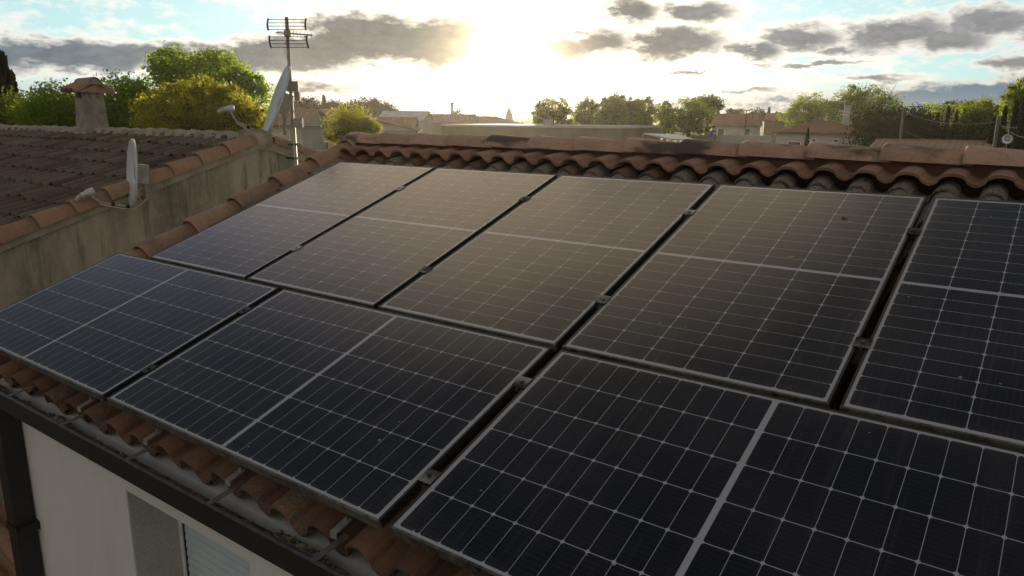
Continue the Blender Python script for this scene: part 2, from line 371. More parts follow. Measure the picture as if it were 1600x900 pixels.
def leaf_mat(name, c0, c1, trans=.5, boost=2.4):
    m = bpy.data.materials.new(name); m.use_nodes = True; n = NT(m.node_tree); m.node_tree.nodes.clear()
    t = attr(n, 'tint'); col = n.mix(t, c0, c1)
    d = n.node('ShaderNodeBsdfDiffuse'); n.link(col, d.inputs[0])
    tr = n.node('ShaderNodeBsdfTranslucent'); n.link(n.mix(1., col, (boost, boost*.95, boost*.4), 'MULTIPLY'), tr.inputs[0])
    mx = n.node('ShaderNodeMixShader'); mx.inputs[0].default_value = trans
    n.link(d.outputs[0], mx.inputs[1]); n.link(tr.outputs[0], mx.inputs[2])
    o = n.node('ShaderNodeOutputMaterial'); n.link(mx.outputs[0], o.inputs[0]); return m
M['leaf_green'] = leaf_mat('fresh_green_leaves', (.065, .11, .016), (.17, .235, .035), .65, 3.0)
M['leaf_yellow'] = leaf_mat('yellow_green_leaves', (.075, .095, .022), (.225, .215, .05), .66, 2.9)
M['leaf_mid'] = leaf_mat('mid_green_leaves', (.035, .06, .014), (.10, .13, .028), .4)
M['leaf_dark'] = leaf_mat('dark_evergreen_leaves', (.009, .014, .006), (.028, .038, .013), .12)
M['leaf_olive'] = leaf_mat('olive_green_leaves', (.055, .085, .012), (.16, .20, .030), .6, 2.9)

# ------------------------------------------------------------------ ground and air
def ground_fn(n, b, o):
    p = geo_pos(n); a, _ = n.noise(p, .05, 5, .6); c, _ = n.noise(p, .6, 5, .6)
    col = n.mix(n.ss(a, .4, .6), (.075, .085, .035), (.16, .14, .085)); col = n.mix(n.m('MULTIPLY', n.ss(c, .45, .65), .5), col, (.05, .06, .025))
    n.link(col, b.inputs['Base Color']); b.inputs['Roughness'].default_value = .95
M['ground'] = mat('dry_grass_and_soil', ground_fn)
g = MB(); g.add([(-900, -300, 0), (700, -300, 0), (700, 1100, 0), (-900, 1100, 0)], [(0, 1, 2, 3)])
tag(g.build('ground', M['ground']), kind='structure')
hz = MB(); hz.box((-910, -310, -1), (710, 1110, 13.6))
hm = bpy.data.materials.new('haze_air'); hm.use_nodes = True; hn = NT(hm.node_tree); hm.node_tree.nodes.clear()
pv = hn.node('ShaderNodeVolumePrincipled'); pv.inputs['Color'].default_value = (.97, .93, .86, 1)
pv.inputs['Density'].default_value = HAZE_DENSITY; pv.inputs['Anisotropy'].default_value = HAZE_G
ho = hn.node('ShaderNodeOutputMaterial'); hn.link(pv.outputs[0], ho.inputs['Volume'])
tag(hz.build('haze', hm), kind='stuff')

# ------------------------------------------------------------------ the solar house
PITCH = math.radians(18.3); ca, sa = math.cos(PITCH), math.sin(PITCH); Z0 = 5.6
def sag(v): return .025*(v+1.03)      # the tiles lie a little closer to the panels towards the ridge
def roof_pt(u, v, n=0.): return np.array([u, v*ca-n*sa, Z0+v*sa+n*ca])
def s_tile_profile(r, pitch, base):
    """cross-section of one tile over its pitch: round cover, shallow pan"""
    pts = []
    w = .60*pitch
    for k in range(9):
        th = math.pi*k/8; pts.append((w/2-w/2*math.cos(th), base+.012+r*math.sin(th)))
    for k in range(1, 4):
        t = k/4; pts.append((w+(pitch-w)*t, base+.012-.022*math.sin(math.pi*t)))
    pts.append((pitch, base+.012)); return pts
def tiles(mb, P3, u0, u1, v0, v1, pitch, expo, base, r, age=.5, jit=.006, lift=.022, thick=.013, agefn=None, under=True):
    nu = int(round((u1-u0)/pitch)); nv = int(math.ceil((v1-v0)/expo))
    prof = s_tile_profile(r, pitch, base); m = len(prof)
    for j in range(nv):
        va = v0+j*expo; vb = min(va+expo*1.12, v1+.02)
        for i in range(nu):
            ua = u0+i*pitch; dj = random.uniform(-jit, jit)*2.2; dn = random.uniform(-jit, jit)*.6; rot = random.uniform(-jit, jit)
            tint = random.random(); ag = agefn(ua, va) if agefn else age*random.uniform(.6, 1.3)
            lo = [P3(ua+q[0]+rot, va+dj, q[1]+lift+dn) for q in prof]; hi = [P3(ua+q[0]-rot, vb, q[1]+.001) for q in prof]
            dn_ = [P3(ua+q[0]+rot, va+dj+.002, q[1]+lift+dn-thick) for q in prof]; bk = [P3(ua+q[0], va+dj+.10, q[1]+lift*.72+dn-thick) for q in prof]
            vs = lo+hi+dn_+bk; fs = []
            for k in range(m-1):
                fs.append((k, k+1, m+k+1, m+k)); fs.append((2*m+k, 2*m+k+1, k+1, k))
                if under: fs.append((3*m+k, 3*m+k+1, 2*m+k+1, 2*m+k))
            mb.add(vs, fs, tint, ag)
def half_cap(mb, a, b, r0, r1, up, n=10, thick=.014, tint=.5, age=.3, squash=1.0):
    """half-round tile from a (big end) to b, with a lip"""
    a, b, up = [np.array(q, float) for q in (a, b, up)]
    d = b-a; L = np.linalg.norm(d); d /= L; side = np.cross(d, up); side /= np.linalg.norm(side); up = np.cross(side, d)
    vs = []; rings = [(0, r0-thick), (0, r0), (.012/L, r0+.003), (.5, (r0+r1)/2), (1, r1), (1, r1-thick)]
    for t, r in rings:
        for k in range(n+1):
            th = math.pi*(k/n)*1.06-.03*math.pi
            vs.append(a+d*L*t+side*math.cos(th)*r+up*math.sin(th)*r*squash)
    fs = [(i*(n+1)+k, i*(n+1)+k+1, (i+1)*(n+1)+k+1, (i+1)*(n+1)+k) for i in range(len(rings)-1) for k in range(n)]
    fs += [((len(rings)-1)*(n+1)+k, (len(rings)-1)*(n+1)+k+1, k+1, k) for k in range(n)]
    mb.add(vs, fs, tint, age)

XL, XR = -.62, 9.2
VE, VR = -1.03, 2.24
house = empty('house', (0, -.9, 0), 'white rendered house whose tiled roof carries the solar panels', 'house')
# walls
WY = -.90; WX0, WX1 = 0.0, 9.0; YB = 5.4
wl = MB()
LZ, LX0, LX1, SZ = 4.785, 1.30, 2.255, 3.25
wl.box((WX0, WY, 0), (LX0, WY+.25, 5.02)); wl.box((LX1, WY, 0), (WX1, WY+.25, 5.02))
wl.box((LX0, WY, LZ), (LX1, WY+.25, 5.02)); wl.box((LX0, WY, 0), (LX1, WY+.25, SZ))
wl.box((WX0, YB-.25, 0), (WX1, YB, 4.7))
gable = [(WY+.25, 0), (YB-.25, 0), (YB-.25, 4.7), (2.27, 5.94), (WY+.25, 5.09)]
for gx in (WX0, WX1-.25): wl.prism([(gx, y, z) for y, z in gable], (.25, 0, 0))
wl.build('wall', M['wall_white'], house)
# window recess: rough jamb, frame strip, closed pale blue shutter
wf = MB(); d_ = WY+.225
wf.box((LX0+.002, d_, SZ), (LX0+.035, d_+.05, LZ)); wf.box((LX1-.035, d_, SZ), (LX1-.002, d_+.05, LZ)); wf.box((LX0+.035, d_, LZ-.05), (LX1-.035, d_+.05, LZ-.002))
win = wf.build('window', M['white_pvc'], house)
rv = MB(); rv.box((LX0, WY+.004, SZ+.001), (LX0+.006, d_-.002, LZ-.001)); rv.box((LX1-.006, WY+.004, SZ+.001), (LX1, d_-.002, LZ-.001)); rv.box((LX0+.006, WY+.004, LZ-.006), (LX1-.006, d_-.002, LZ-.0005))
rv.build('reveal', M['reveal'], win)
sh = MB()
k = 0; z = LZ-.055
while z > SZ+.03:
    sh.add([(LX0+.047, d_+.012, z), (LX1-.047, d_+.012, z), (LX1-.047, d_+.008, z-.034), (LX0+.047, d_+.008, z-.034), (LX1-.047, d_+.012, z-.044), (LX0+.047, d_+.012, z-.044)], [(0, 1, 2, 3), (3, 2, 4, 5)]); z -= .044
sh.build('shutter', M['shutter'], win)
sg = MB(); sg.box((LX0+.036, d_+.006, SZ), (LX0+.046, d_+.03, LZ-.05)); sg.build('seal', M['dark_gap'], win)
sl_ = MB(); sl_.box((LX0-.03, WY-.03, SZ-.05), (LX1+.03, d_+.05, SZ)); sl_.build('sill', M['reveal'], win)
# gutter
gu = MB(); GX0, GX1 = -.6, 9.2
gu.box((GX0, -1.024, 4.975), (GX1, -1.016, 5.066)); gu.box((GX0, -1.016, 4.967), (GX1, -.902, 4.975)); gu.box((GX0-.008, -1.024, 4.967), (GX0, -.902, 5.07))
gut = gu.build('gutter', M['gutter'], house)
lp = MB(); lp.tube([(GX0, -1.018, 5.069), (GX1, -1.018, 5.069)], .0085, 8); lp.build('gutter_lip', M['lip'], gut)
for i in range(15):
    x = -.2+.6*i; sb = MB()
    sb.prism([(x, -1.024, 5.073), (x, -.88, 5.093), (x, -.88, 5.097), (x, -1.024, 5.077)], (.026, 0, 0))
    sb.build('bracket', M['strap'], gut)
db = MB(); NXD = 900; rows = 6; hgt = rng.random((NXD+1, rows)); xs = np.linspace(GX0+.01, GX1-.01, NXD+1)
amt = np.clip(.55+.35*np.sin(xs*2.9)+.3*np.sin(xs*7.3+1)+.25*np.sin(xs*17.1), .75, 1.1)
vs = [(xs[a], -1.0145+.085*b/(rows-1)*(.6+.5*amt[a]), 4.978+(.066*(1-(b/(rows-1))**4)*amt[a]+.016*hgt[a, b])*(b < rows-1)) for a in range(NXD+1) for b in range(rows)]
db.add(vs, [(a*rows+b, (a+1)*rows+b, (a+1)*rows+b+1, a*rows+b+1) for a in range(NXD) for b in range(rows-1)], .3)
for i in range(2600):
    a = rng.integers(0, NXD); b = rng.integers(0, rows-1); c = np.array(vs[a*rows+b])+np.array([0, 0, .004]); s_ = rng.uniform(.004, .013)
    d1 = rng.normal(size=3); d1[2] *= .4; d1 /= np.linalg.norm(d1); d2 = np.cross(d1, [0, 0, 1.]); d2 /= np.linalg.norm(d2); d2[2] += rng.normal(0, .3)
    db.add([c-d1*s_, c+d2*s_*.5, c+d1*s_, c-d2*s_*.5], [(0, 1, 2, 3)], rng.random())
lt = db.build('leaf_litter', M['debris'], gut); lt['kind'] = 'stuff'
# downpipe at the corner
dp = MB(); dp.box((.085, -1.012, 0), (.195, -.915, 4.967)); dpo = dp.build('downpipe', M['gutter'], house)
bk = MB(); bk.box((.07, -1.018, 4.20), (.225, -.902, 4.245)); bk.tube([(.222, -1.0, 4.222), (.255, -1.0, 4.222)], .012, 8); bk.build('pipe_bracket', M['gutter'], dpo)
# roof
def age_own(u, v):
    if v > 1.2: return random.choice([.95, 1.15, 1.3, .3 if u < 2.6 else 1.1])
    return random.uniform(.1, .6)
rf = MB()
TP = .2055; NT_ = 46; U0 = -.44
tiles(rf, lambda u, v, n: roof_pt(u, v, n+sag(v)), U0, U0+TP*NT_, VE, 2.12, TP, .335, -.262, .066, agefn=age_own)
rf.cur = 1
tiles(rf, lambda u, v, n: roof_pt(u, v, n-.16*(v-2.055)), U0+.02, U0+.02+TP*NT_, 2.055, 2.30, TP, .34, -.097, .034, agefn=lambda u, v: -.4, jit=.004, thick=.018)
rf.cur = 0
# decking, verge board and back slope under the tiles
rf.prism([roof_pt(XL+.06, VE+.10, -.33), roof_pt(XL+.06, VR, -.33), roof_pt(XL+.06, VR, -.262), roof_pt(XL+.06, VE+.10, -.262)], (XR-XL-.12, 0, 0), .1)
RY, RZ = 2.27, 6.267
rf.prism([(XL+.06, RY+.02, RZ-.15), (XL+.06, YB+.4, RZ-.15-(YB+.38-RY)*.33), (XL+.06, YB+.4, RZ-.09-(YB+.38-RY)*.33), (XL+.06, RY+.02, RZ-.09)], (XR-XL-.12, 0, 0), .3)
tiles(rf, lambda u, v, n: np.array([u, RY+.05+(v)*.95, RZ-.09-v*.31+n]), U0, U0+TP*NT_, 0, .01, TP, .3, .0, .06, age=.3)
rf.box((XL+.07, RY-.06, RZ-.16), (XR-.08, RY+.06, RZ+.045), .0, -.5)
roof = rf.build('roof', [M['tile'], M['new_tile']], house, smooth=False)
x = -.56; i = 0
while x < 9.1:       # ridge caps, each lapping over the one on its left... its big end to the left
    c = MB(); L = .395
    half_cap(c, (x, RY, RZ+random.uniform(-.004, .004)), (x+L+.05, RY+random.uniform(-.008, .008), RZ-.012), .130, .108, (0, 0, 1), tint=random.random(), age=random.uniform(-.1, .4), squash=.61)
    c.build('ridge_tile', M['cap'], roof, smooth=True); x += L; i += 1
v = VE-.02
while v < 2.2:       # verge caps down the left edge
    c = MB(); L = .405
    half_cap(c, roof_pt(-.50, v, -.20+sag(v)), roof_pt(-.50, min(v+L+.05, 2.26), -.212+sag(v+.45)), .115, .095, (0, -sa, ca), tint=random.random(), age=random.uniform(-.1, .5))
    c.build('verge_tile', M['verge'], roof, smooth=True); v += L
ec = MB(); ec.add([(-.585, RY+.12*math.cos(t), RZ+.0+.075*math.sin(t)) for t in np.linspace(0, math.pi, 12)], [tuple(range(12))]); ec.build('end_mortar', M['mortar'], roof)
ms = MB(); ms.prism([roof_pt(-.62, VE, -.30), roof_pt(-.62, VR, -.30), roof_pt(-.62, VR, -.19), roof_pt(-.62, VE, -.19)], (.06, 0, 0)); ms.build('verge_board', M['mortar'], roof)
# galvanised clips holding the eave tiles
for x in (1.0, 1.6, 2.2, 2.8, 3.4, 4.0):
    c = MB(); c.prism([(x, -.868, 5.156), (x, -.925, 5.140), (x, -.938, 5.136), (x, -.938, 5.112), (x, -.934, 5.112), (x, -.934, 5.132), (x, -.868, 5.150)], (.028, 0, 0))
    c.tube([(x+.014, -.88, 5.148), (x+.014, -.882, 5.166)], .006, 6); c.build('tile_clip', M['clip'], roof)

# ------------------------------------------------------------------ solar panels
PW, PL, PH = 1.002, 1.684, .035
def make_panel(landscape, label):
    root = empty('solar_panel', (0, 0, 0), label, 'solar panel', 'solar panels on the roof')
    ft = bpy.data.meshes; lip = .0085
    hx, hy = (PL/2, PW/2) if landscape else (PW/2, PL/2)
    fr = MB()
    fr.box((-hx, hy-lip, -PH), (hx, hy, 0)); fr.box((-hx, -hy+lip, -PH), (-hx+lip, hy-lip, 0)); fr.box((hx-lip, -hy+lip, -PH), (hx, hy-lip, 0))
    fr.cur = 1; fr.box((-hx, -hy, -PH), (hx, -hy+lip, 0))
    fr.build('frame', [M['frame'], M['frame_dusty']], root, local=True)
    gl = MB(); a, b = PW/2-lip, PL/2-lip
    gl.box((-a, -b, -.009), (a, b, -.0018))
    go = gl.build('glass', M['cells'], root, local=True)
    if landscape: go.rotation_euler = (0, 0, math.pi/2)
    return root
def clamp_mb(x, y, ver):
    c = MB(); a, b = (.019, .03)
    c.box((x-a, y-b, -.032), (x+a, y+b, -.012)); c.box((x-a-.008, y-b, .0015), (x+a+.008, y+b, .005)); c.box((x-.004, y-b, -.012), (x+.004, y+b, .0015)); c.tube([(x, y, .005), (x, y, .011)], .0075, 6)
    return c
GU, GL, GV, OFF = .0328, .0441, .0206, -.3438
spots = [(False, i*(PW+GU)+PW/2, PL/2) for i in range(5)]+[(True, OFF+i*(PL+GL)+PL/2, -GV-PW/2) for i in range(3)]
labels = ['upright panel at the far left of the upper row, beside the verge tiles', 'second upright panel from the left in the upper row, greyed by glare',
    'middle upright panel of the upper row, below the sun', 'fourth upright panel of the upper row with a dark dropping near its top right', 'upright panel cut by the right edge of the photo, upper row',
    'bluish sideways panel at the left end of the lower row', 'middle sideways panel of the lower row, above the tile clips', 'nearest sideways panel, cut by the bottom edge of the photo']
labels = ['black '+q for q in labels]
prot = {False: None, True: None}
for k, (ls, u, v) in enumerate(spots):
    if prot[ls] is None: o = prot[ls] = make_panel(ls, labels[k])
    else: o = copy_tree(prot[ls])
    o['label'] = labels[k]
    o.location = Vector(roof_pt(u, v, 0)); o.rotation_euler = (PITCH, 0, 0)
    hx, hy = (PL/2, PW/2) if ls else (PW/2, PL/2); g_ = GL if ls else GU
    if k not in (4, 7):
        for yy in ((-.28, .26) if ls else (-.47, .45)):
            clamp_mb(hx+g_/2, yy, ls).build('clamp', M['frame'] if k % 2 else M['rail'], o, local=True)
    if k == 3:      # droppings on this panel
        for (lx, ly, sz, mt) in ((.215, .535, .017, 'debris'), (.245, .50, .011, 'mortar'), (.10, .10, .012, 'mortar')):
            d = MB(); pr = [(lx+sz*(1+.3*math.sin(3*t))*math.cos(t), ly+1.5*sz*(1+.3*math.cos(2*t))*math.sin(t), -.0012) for t in np.linspace(0, 2*math.pi, 13)[:-1]]
            d.add(pr+[(lx, ly, .0025)], [(q, (q+1) % 12, 12) for q in range(12)], .2); d.build('dropping', M[mt], o, local=True)
for v, u0, u1 in [(PL/2-.47, -.03, 5.2), (PL/2+.45, -.03, 5.2), (-GV-PW/2-.28, -.37, 4.85), (-GV-PW/2+.26, -.37, 4.85)]:
    r = MB(); c0 = roof_pt(u0, v, -.0); P0, P1 = roof_pt(u0, v, -.058), roof_pt(u1, v, -.058)
    r.obox((P0+P1)/2, (1, 0, 0), (0, ca, sa), (0, -sa, ca), (u1-u0)/2, .018, .0225)
    lab = {0: 'mounting rail under the lower half of the upper panel row', 1: 'topmost mounting rail under the upper panel row', 2: 'lowest mounting rail near the eave under the lower row', 3: 'mounting rail under the upper half of the lower row'}
    i_ = [PL/2-.47, PL/2+.45, -GV-PW/2-.28, -GV-PW/2+.26].index(v)
    ro = r.build('mounting_rail', M['rail']); tag(ro, 'aluminium '+lab[i_], 'mounting rail', 'mounting rails under the panels')

# ------------------------------------------------------------------ neighbouring house on the left
NX = -2.4; nh = empty('neighbour_house', (-7.4, 2.6, 0), 'old house on the left with brown mossy tile roof and bare roughcast gable', 'house')
NRY, NRZ, NS, NSB = 2.61, 6.20, .298, .33
nw = MB()
nw.prism([(NX, -2.9, 0), (NX, 6.2, 0), (NX, 6.2, NRZ-(6.2-NRY)*NSB-.03), (NX, NRY, NRZ-.03), (NX, -2.9, NRZ-(NRY+2.9)*NS-.03)], (-.3, 0, 0))
nw.box((-13, -2.7, 0), (NX-.3, -2.4, NRZ-(NRY+2.7)*NS-.1)); nw.box((-13, 5.8, 0), (NX-.3, 6.1, 4.9))
nw.build('wall', M['stucco_old'], nh)
sN = math.hypot(1, NS); nrf = MB()
def npt(u, v, n): return np.array([u, NRY-v/sN, NRZ-v*NS/sN+n])
tiles(nrf, lambda u, v, n: npt(u, -v, n), -13, NX-.02, -5.7, -.02, .212, .33, .0, .062, agefn=lambda u, v: random.choice([.1, .5, .9, 1.2]), jit=.012, lift=.028)
nrf.prism([(-13, NRY, NRZ-.01), (-13, -2.95, NRZ-.01-(NRY+2.95)*NS), (-13, -2.95, NRZ-.08-(NRY+2.95)*NS), (-13, NRY, NRZ-.09)], (13+NX-.02, 0, 0), .1)
nrf.prism([(-13, NRY, NRZ-.01), (-13, 6.4, NRZ-.01-(6.4-NRY)*NSB), (-13, 6.4, NRZ-.08-(6.4-NRY)*NSB), (-13, NRY, NRZ-.09)], (13+NX-.02, 0, 0), .3)
nr = nrf.build('roof', M['old_tile'], nh)
x = -13.
while x < NX-.1:
    c = MB(); L = .33; half_cap(c, (x, NRY+random.uniform(-.01, .01), NRZ+.005+random.uniform(-.012, .012)), (x+L+.03, NRY, NRZ-.002), .112, .10, (0, 0, 1), n=8, tint=random.random(), age=1.2)
    c.build('ridge_tile', M['mortar'], nr, smooth=True); x += L
v = .1
while v < 5.6:
    c = MB(); L = .325; half_cap(c, npt(NX-.035, v+L+.04, .035), npt(NX-.035, v, .026), .105, .088, (0, -.28, .96), n=8, tint=random.random(), age=random.uniform(-.3, .1))
    c.build('verge_tile', M['neigh_verge'], nr, smooth=True); v += L
v = .12
while v < 3.7:
    c = MB(); L = .34; pf = lambda q, n: (NX-.035, NRY+q, NRZ-q*NSB+n); half_cap(c, pf(v+L+.03, .04), pf(v, .03), .10, .085, (0, .3, .95), n=8, tint=random.random(), age=.6)
    c.build('verge_tile', M['verge'], nr, smooth=True); v += L
vm = MB(); vm.prism([(NX+.03, -2.9, NRZ-.05-(NRY+2.9)*NS), (NX+.03, NRY, NRZ-.05), (NX+.03, NRY, NRZ+.03), (NX+.03, -2.9, NRZ+.03-(NRY+2.9)*NS)], (-.05, 0, 0)); vm.prism([(NX+.03, 6.2, NRZ-.07-(6.2-NRY)*NSB), (NX+.03, NRY, NRZ-.07), (NX+.03, NRY, NRZ+.03), (NX+.03, 6.2, NRZ+.03-(6.2-NRY)*NSB)], (-.05, 0, 0))
vm.build('verge_mortar', M['mortar'], nr)
kn = MB(); kn.tube([(NX-.30, NRY, NRZ+.02), (NX-.05, NRY, NRZ+.02), (NX+.05, NRY, NRZ+.01)], [.12, .125, .10], 10); kn.build('gable_knob', M['mortar'], nr, smooth=True)
# chimney with tiled cap
cx, cy, cz = -6.2, NRY, NRZ-.2
ch = MB()
def frustum(mb, c, w0, d0, w1, d1, z0, z1, t=.5):
    vs = [(c[0]+sx*w/2, c[1]+sy*d/2, z) for z, w, d in ((z0, w0, d0), (z1, w1, d1)) for sx, sy in ((-1,-1),(1,-1),(1,1),(-1,1))]
    mb.add(vs, [(0,3,2,1),(4,5,6,7),(0,1,5,4),(1,2,6,5),(2,3,7,6),(3,0,4,7)], t)
frustum(ch, (cx, cy), .33, .31, .27, .26, cz, NRZ+.49)
for sx in (-1, 1):
    for sy in (-1, 1): frustum(ch, (cx+sx*.095, cy+sy*.09), .07, .07, .07, .07, NRZ+.49, NRZ+.565)
frustum(ch, (cx, cy), .25, .09, .25, .09, NRZ+.49, NRZ+.565)
frustum(ch, (cx, cy), .50, .48, .35, .33, cz, NRZ+.10)
cho = ch.build('chimney', M['mortar'], nh)
cc = MB()
cc.prism([(cx-.18, cy-.21, NRZ+.565), (cx-.18, cy+.21, NRZ+.565), (cx-.18, cy+.21, NRZ+.58), (cx-.18, cy, NRZ+.67), (cx-.18, cy-.21, NRZ+.58)], (.36, 0, 0))
for sx in (-.12, 0., .12):
    for sy in (-1, 1): half_cap(cc, (cx+sx, cy+sy*.26, NRZ+.565), (cx+sx, cy+sy*.04, NRZ+.675), .068, .062, (0, sy*.3, .9), n=8, tint=random.random(), age=.4)
cc.cur = 1; half_cap(cc, (cx+.21, cy, NRZ+.675), (cx-.21, cy, NRZ+.675), .095, .09, (0, 0, 1), n=10, tint=.4, age=.8)
ccd = [(cx+.195, cy+.085*math.cos(t), NRZ+.67+.085*math.sin(t)) for t in np.linspace(0, math.pi, 12)]; cc.add(ccd, [tuple(range(12))], .2, 1.2)
cc.build('chimney_cap', [M['verge'], M['mortar']], cho)

# lower tiled lean-to in the gap between the houses
ln = empty('lean_to', (-1.2, -.4, 0), 'orange tiled lean-to roof low between the two houses, lower left corner', 'lean-to')
lr = MB(); tiles(lr, lambda u, v, n: np.array([-2.38+v*.96, u, 3.15-v*.22+n]), -2.6, 3.6, 0, 2.3, .21, .33, 0, .06, age=.1); lr.build('roof', M['neigh_verge'], ln)
lw = MB(); lw.box((-2.38, -2.6, 0), (-.15, -2.4, 2.55)); lw.box((-.3, -2.4, 0), (-.15, 3.6, 2.55)); lw.build('wall', M['wall_white'], ln)

# ------------------------------------------------------------------ dishes and aerial
def dish(name, c, height, width, az_deg, el_deg, label, group, arm_l, mount):
    c = np.array(c, float); root = empty(name, c-np.array([0, 0, height*.5]), label, 'satellite dish', group)
    a, e = math.radians(az_deg), math.radians(el_deg)
    nrm = np.array([math.sin(a)*math.cos(e), math.cos(a)*math.cos(e), math.sin(e)]); rt = np.cross(nrm, [0, 0, 1.]); rt /= np.linalg.norm(rt); up = np.cross(rt, nrm)
    mb = MB(); NR, NA = 6, 40; dep = .055*height
    for side, off in ((0, 0.), (1, -.006)):
        vs = [c+nrm*(off-dep)]; fs = []
        for i in range(1, NR+1):
            r = i/NR
            for k in range(NA):
                th = 2*math.pi*k/NA; vs.append(c+rt*math.cos(th)*r*width/2+up*math.sin(th)*r*height/2+nrm*(dep*(r*r-1)+off))
        for k in range(NA): fs.append((0, 1+k, 1+(k+1) % NA))
        for i in range(NR-1):
            for k in range(NA): fs.append((1+i*NA+k, 1+i*NA+(k+1) % NA, 1+(i+1)*NA+(k+1) % NA, 1+(i+1)*NA+k))
        mb.add(vs, fs)
    vs = []; 
    prof = ((1.0, .0), (1.02, .003), (1.028, -.004), (1.025, -.018), (1.0, -.015))
    for r, o_ in prof:
        for k in range(NA):
            th = 2*math.pi*k/NA; vs.append(c+rt*math.cos(th)*r*width/2+up*math.sin(th)*r*height/2+nrm*o_*height/.6)
    mb.add(vs, [(i*NA+k, i*NA+(k+1) % NA, (i+1)*NA+(k+1) % NA, (i+1)*NA+k) for i in range(4) for k in range(NA)])
    mb.build('reflector', M['dish'], root, smooth=True)
    b0 = c-up*height*.52-nrm*dep*.5; b1 = b0+nrm*arm_l*.75+up*arm_l*.10; b2 = b0+nrm*arm_l+up*arm_l*.32
    ar = MB(); ar.tube([c-up*height*.2-nrm*(dep+.02), c-up*height*.45-nrm*(dep*.8+.02), b0, b1, b2], .011, 8); arm = ar.build('feed_arm', M['galv'], root, smooth=True)
    for t in (.15, .6):
        bd = MB(); bd.tube([b0+(b1-b0)*t-nrm*.014, b0+(b1-b0)*t+nrm*.014], .017, 8); bd.build('cable_tie', M['dark_gap'], arm)
    lb = MB(); look = c-up*height*.05-b2; look /= np.linalg.norm(look)
    lb.tube([b2-look*.06, b2-look*.015, b2-look*.01, b2+look*.05, b2+look*.055], [.022, .024, .030, .034, .020], 12); lb.tube([b2-look*.06+up*.0, b2-look*.10-up*.03], .02, 8); lb.build('feed_horn', M['dish'], arm, smooth=True)
    mo = MB(); q0 = c-nrm*(dep+.004); wq = width*.30
    mo.obox(q0-nrm*.05, nrm, rt, up, .05, wq*.5, height*.14); mo.build('mount_bracket', M['galv'], root)
    mp = MB(); q1 = q0-nrm*.07-up*height*.12; mp.tube([q1+np.array([0, 0, height*.16]), q1-np.array([0, 0, height*.22])]+[np.array(q, float) for q in mount(q1, height)], .02, 8); mp.build('mount_tube', M['galv'], root, smooth=True)
    cbm = MB(); p0 = b0-nrm*.02; pts = []
    for t in np.linspace(0, 1, 26):
        an = t*2*math.pi*1.6; pts.append(q1-np.array([0, 0, height*.20])+nrm*(.02+.04*math.cos(an))+np.array([0, 0, .06*math.sin(an)])+rt*.01*math.sin(3*an))
    pts += [p0-up*.015, p0+nrm*arm_l*.3-up*.012, b1-up*.016]
    cbm.tube(pts, .0045, 6); cbm.build('cable', M['cable'], root, smooth=True)
    return root
dish('satellite_dish', (-2.20, 1.05, 5.965),   .60, .50, -161, 6, 'small grey satellite dish on the roughcast gable, at the verge of the old roof', 'satellite dishes by the left house', .36,
     lambda q, h: [q+np.array([-.05, .01, -h*.26]), (NX-.01, q[1]+.02, q[2]-h*.27)])
mast_x, mast_y = -2.25, 2.903
cD = at(431, 157, math.hypot(-2.42-CAM[0], 2.70-CAM[1]))
dish('satellite_dish', cD, .78, .66, -152, 22, 'large grey satellite dish beside the aerial mast, tilted back against the sky', 'satellite dishes by the left house', .44,
     lambda q, h: [q+np.array([.0, .0, -h*.30])])

am = empty('aerial_mast', (mast_x, mast_y, 5.3), 'tall steel mast with a television aerial of two grid reflectors', 'aerial')
t = MB(); t.tube([(mast_x, mast_y, 5.3), (mast_x, mast_y, 6.35)], .026, 10); t.tube([(mast_x-.004, mast_y, 6.3), (mast_x, mast_y, 7.50)], .019, 10); t.build('mast', M['galv'], am, smooth=True)
for z in (5.62, 6.02, 6.17):
    s_ = MB(); s_.tube([(mast_x, mast_y, z-.012), (mast_x, mast_y, z+.012)], .032, 10); s_.tube([(mast_x, mast_y, z), (NX, mast_y, z)], .010, 6); s_.build('wall_bracket', M['dark_metal'], am)
bx = [((449, 466), (128, 142)), ((461, 469), (144, 157))]
fwd = np.array([-.6, .8, 0]); rgt = np.array([.8, .6, 0])
Dm = math.hypot(mast_x-CAM[0], mast_y-CAM[1])
def on_mast(x, y): return at(x, y, Dm-.03)
for (xa, xb), (ya, yb) in bx:
    c = MB(); p = on_mast((xa+xb)/2, (ya+yb)/2); c.obox(p, rgt, fwd, (0, 0, 1), (xb-xa)/2/FPX*Dm, .03, (yb-ya)/2/FPX*Dm); c.obox(p+np.array([0, 0, -(yb-ya)/2/FPX*Dm-.008]), rgt, fwd, (0, 0, 1), .05, .022, .004); c.build('amplifier_box', M['plastic'], am)
c = MB(); p = on_mast(466, 192); c.obox(p, rgt, fwd, (0, 0, 1), .05, .03, .05); c.build('mast_coupling', M['galv'], am)
def reflector(xs, ys, tilt):
    c = MB(); (x0, x1), (y0, y1) = xs, ys
    for i in range(4):
        y = y0+(y1-y0)*i/3; sh_ = tilt*i/3
        c.tube([on_mast(x0+sh_, y), on_mast(x1+sh_, y)], .0035, 6)
    rf_ = c.build('grid_reflector', M['dark_metal'], am)
    for xe, sgn in ((x0, -1), (x1, 1)):
        e = MB(); pts = []
        for i in range(5):
            t_ = i/4; pts.append(on_mast(xe+tilt*t_+sgn*(-.5+2*abs(t_-.5)*-1.0)*0.0, y0-1+(y1-y0+2)*t_)-fwd*.03*math.sin(math.pi*t_))
        e.tube(pts, .010, 6); e.build('end_bar', M['dark_metal'], rf_)
reflector((419, 478), (30.5, 46), 0); reflector((421, 479), (57.5, 74), 3.2)
c = MB(); p0 = on_mast(448, 52); dirb = np.array([.35, .93, 0]); dirb /= np.linalg.norm(dirb); rb = np.array([dirb[1], -dirb[0], 0])
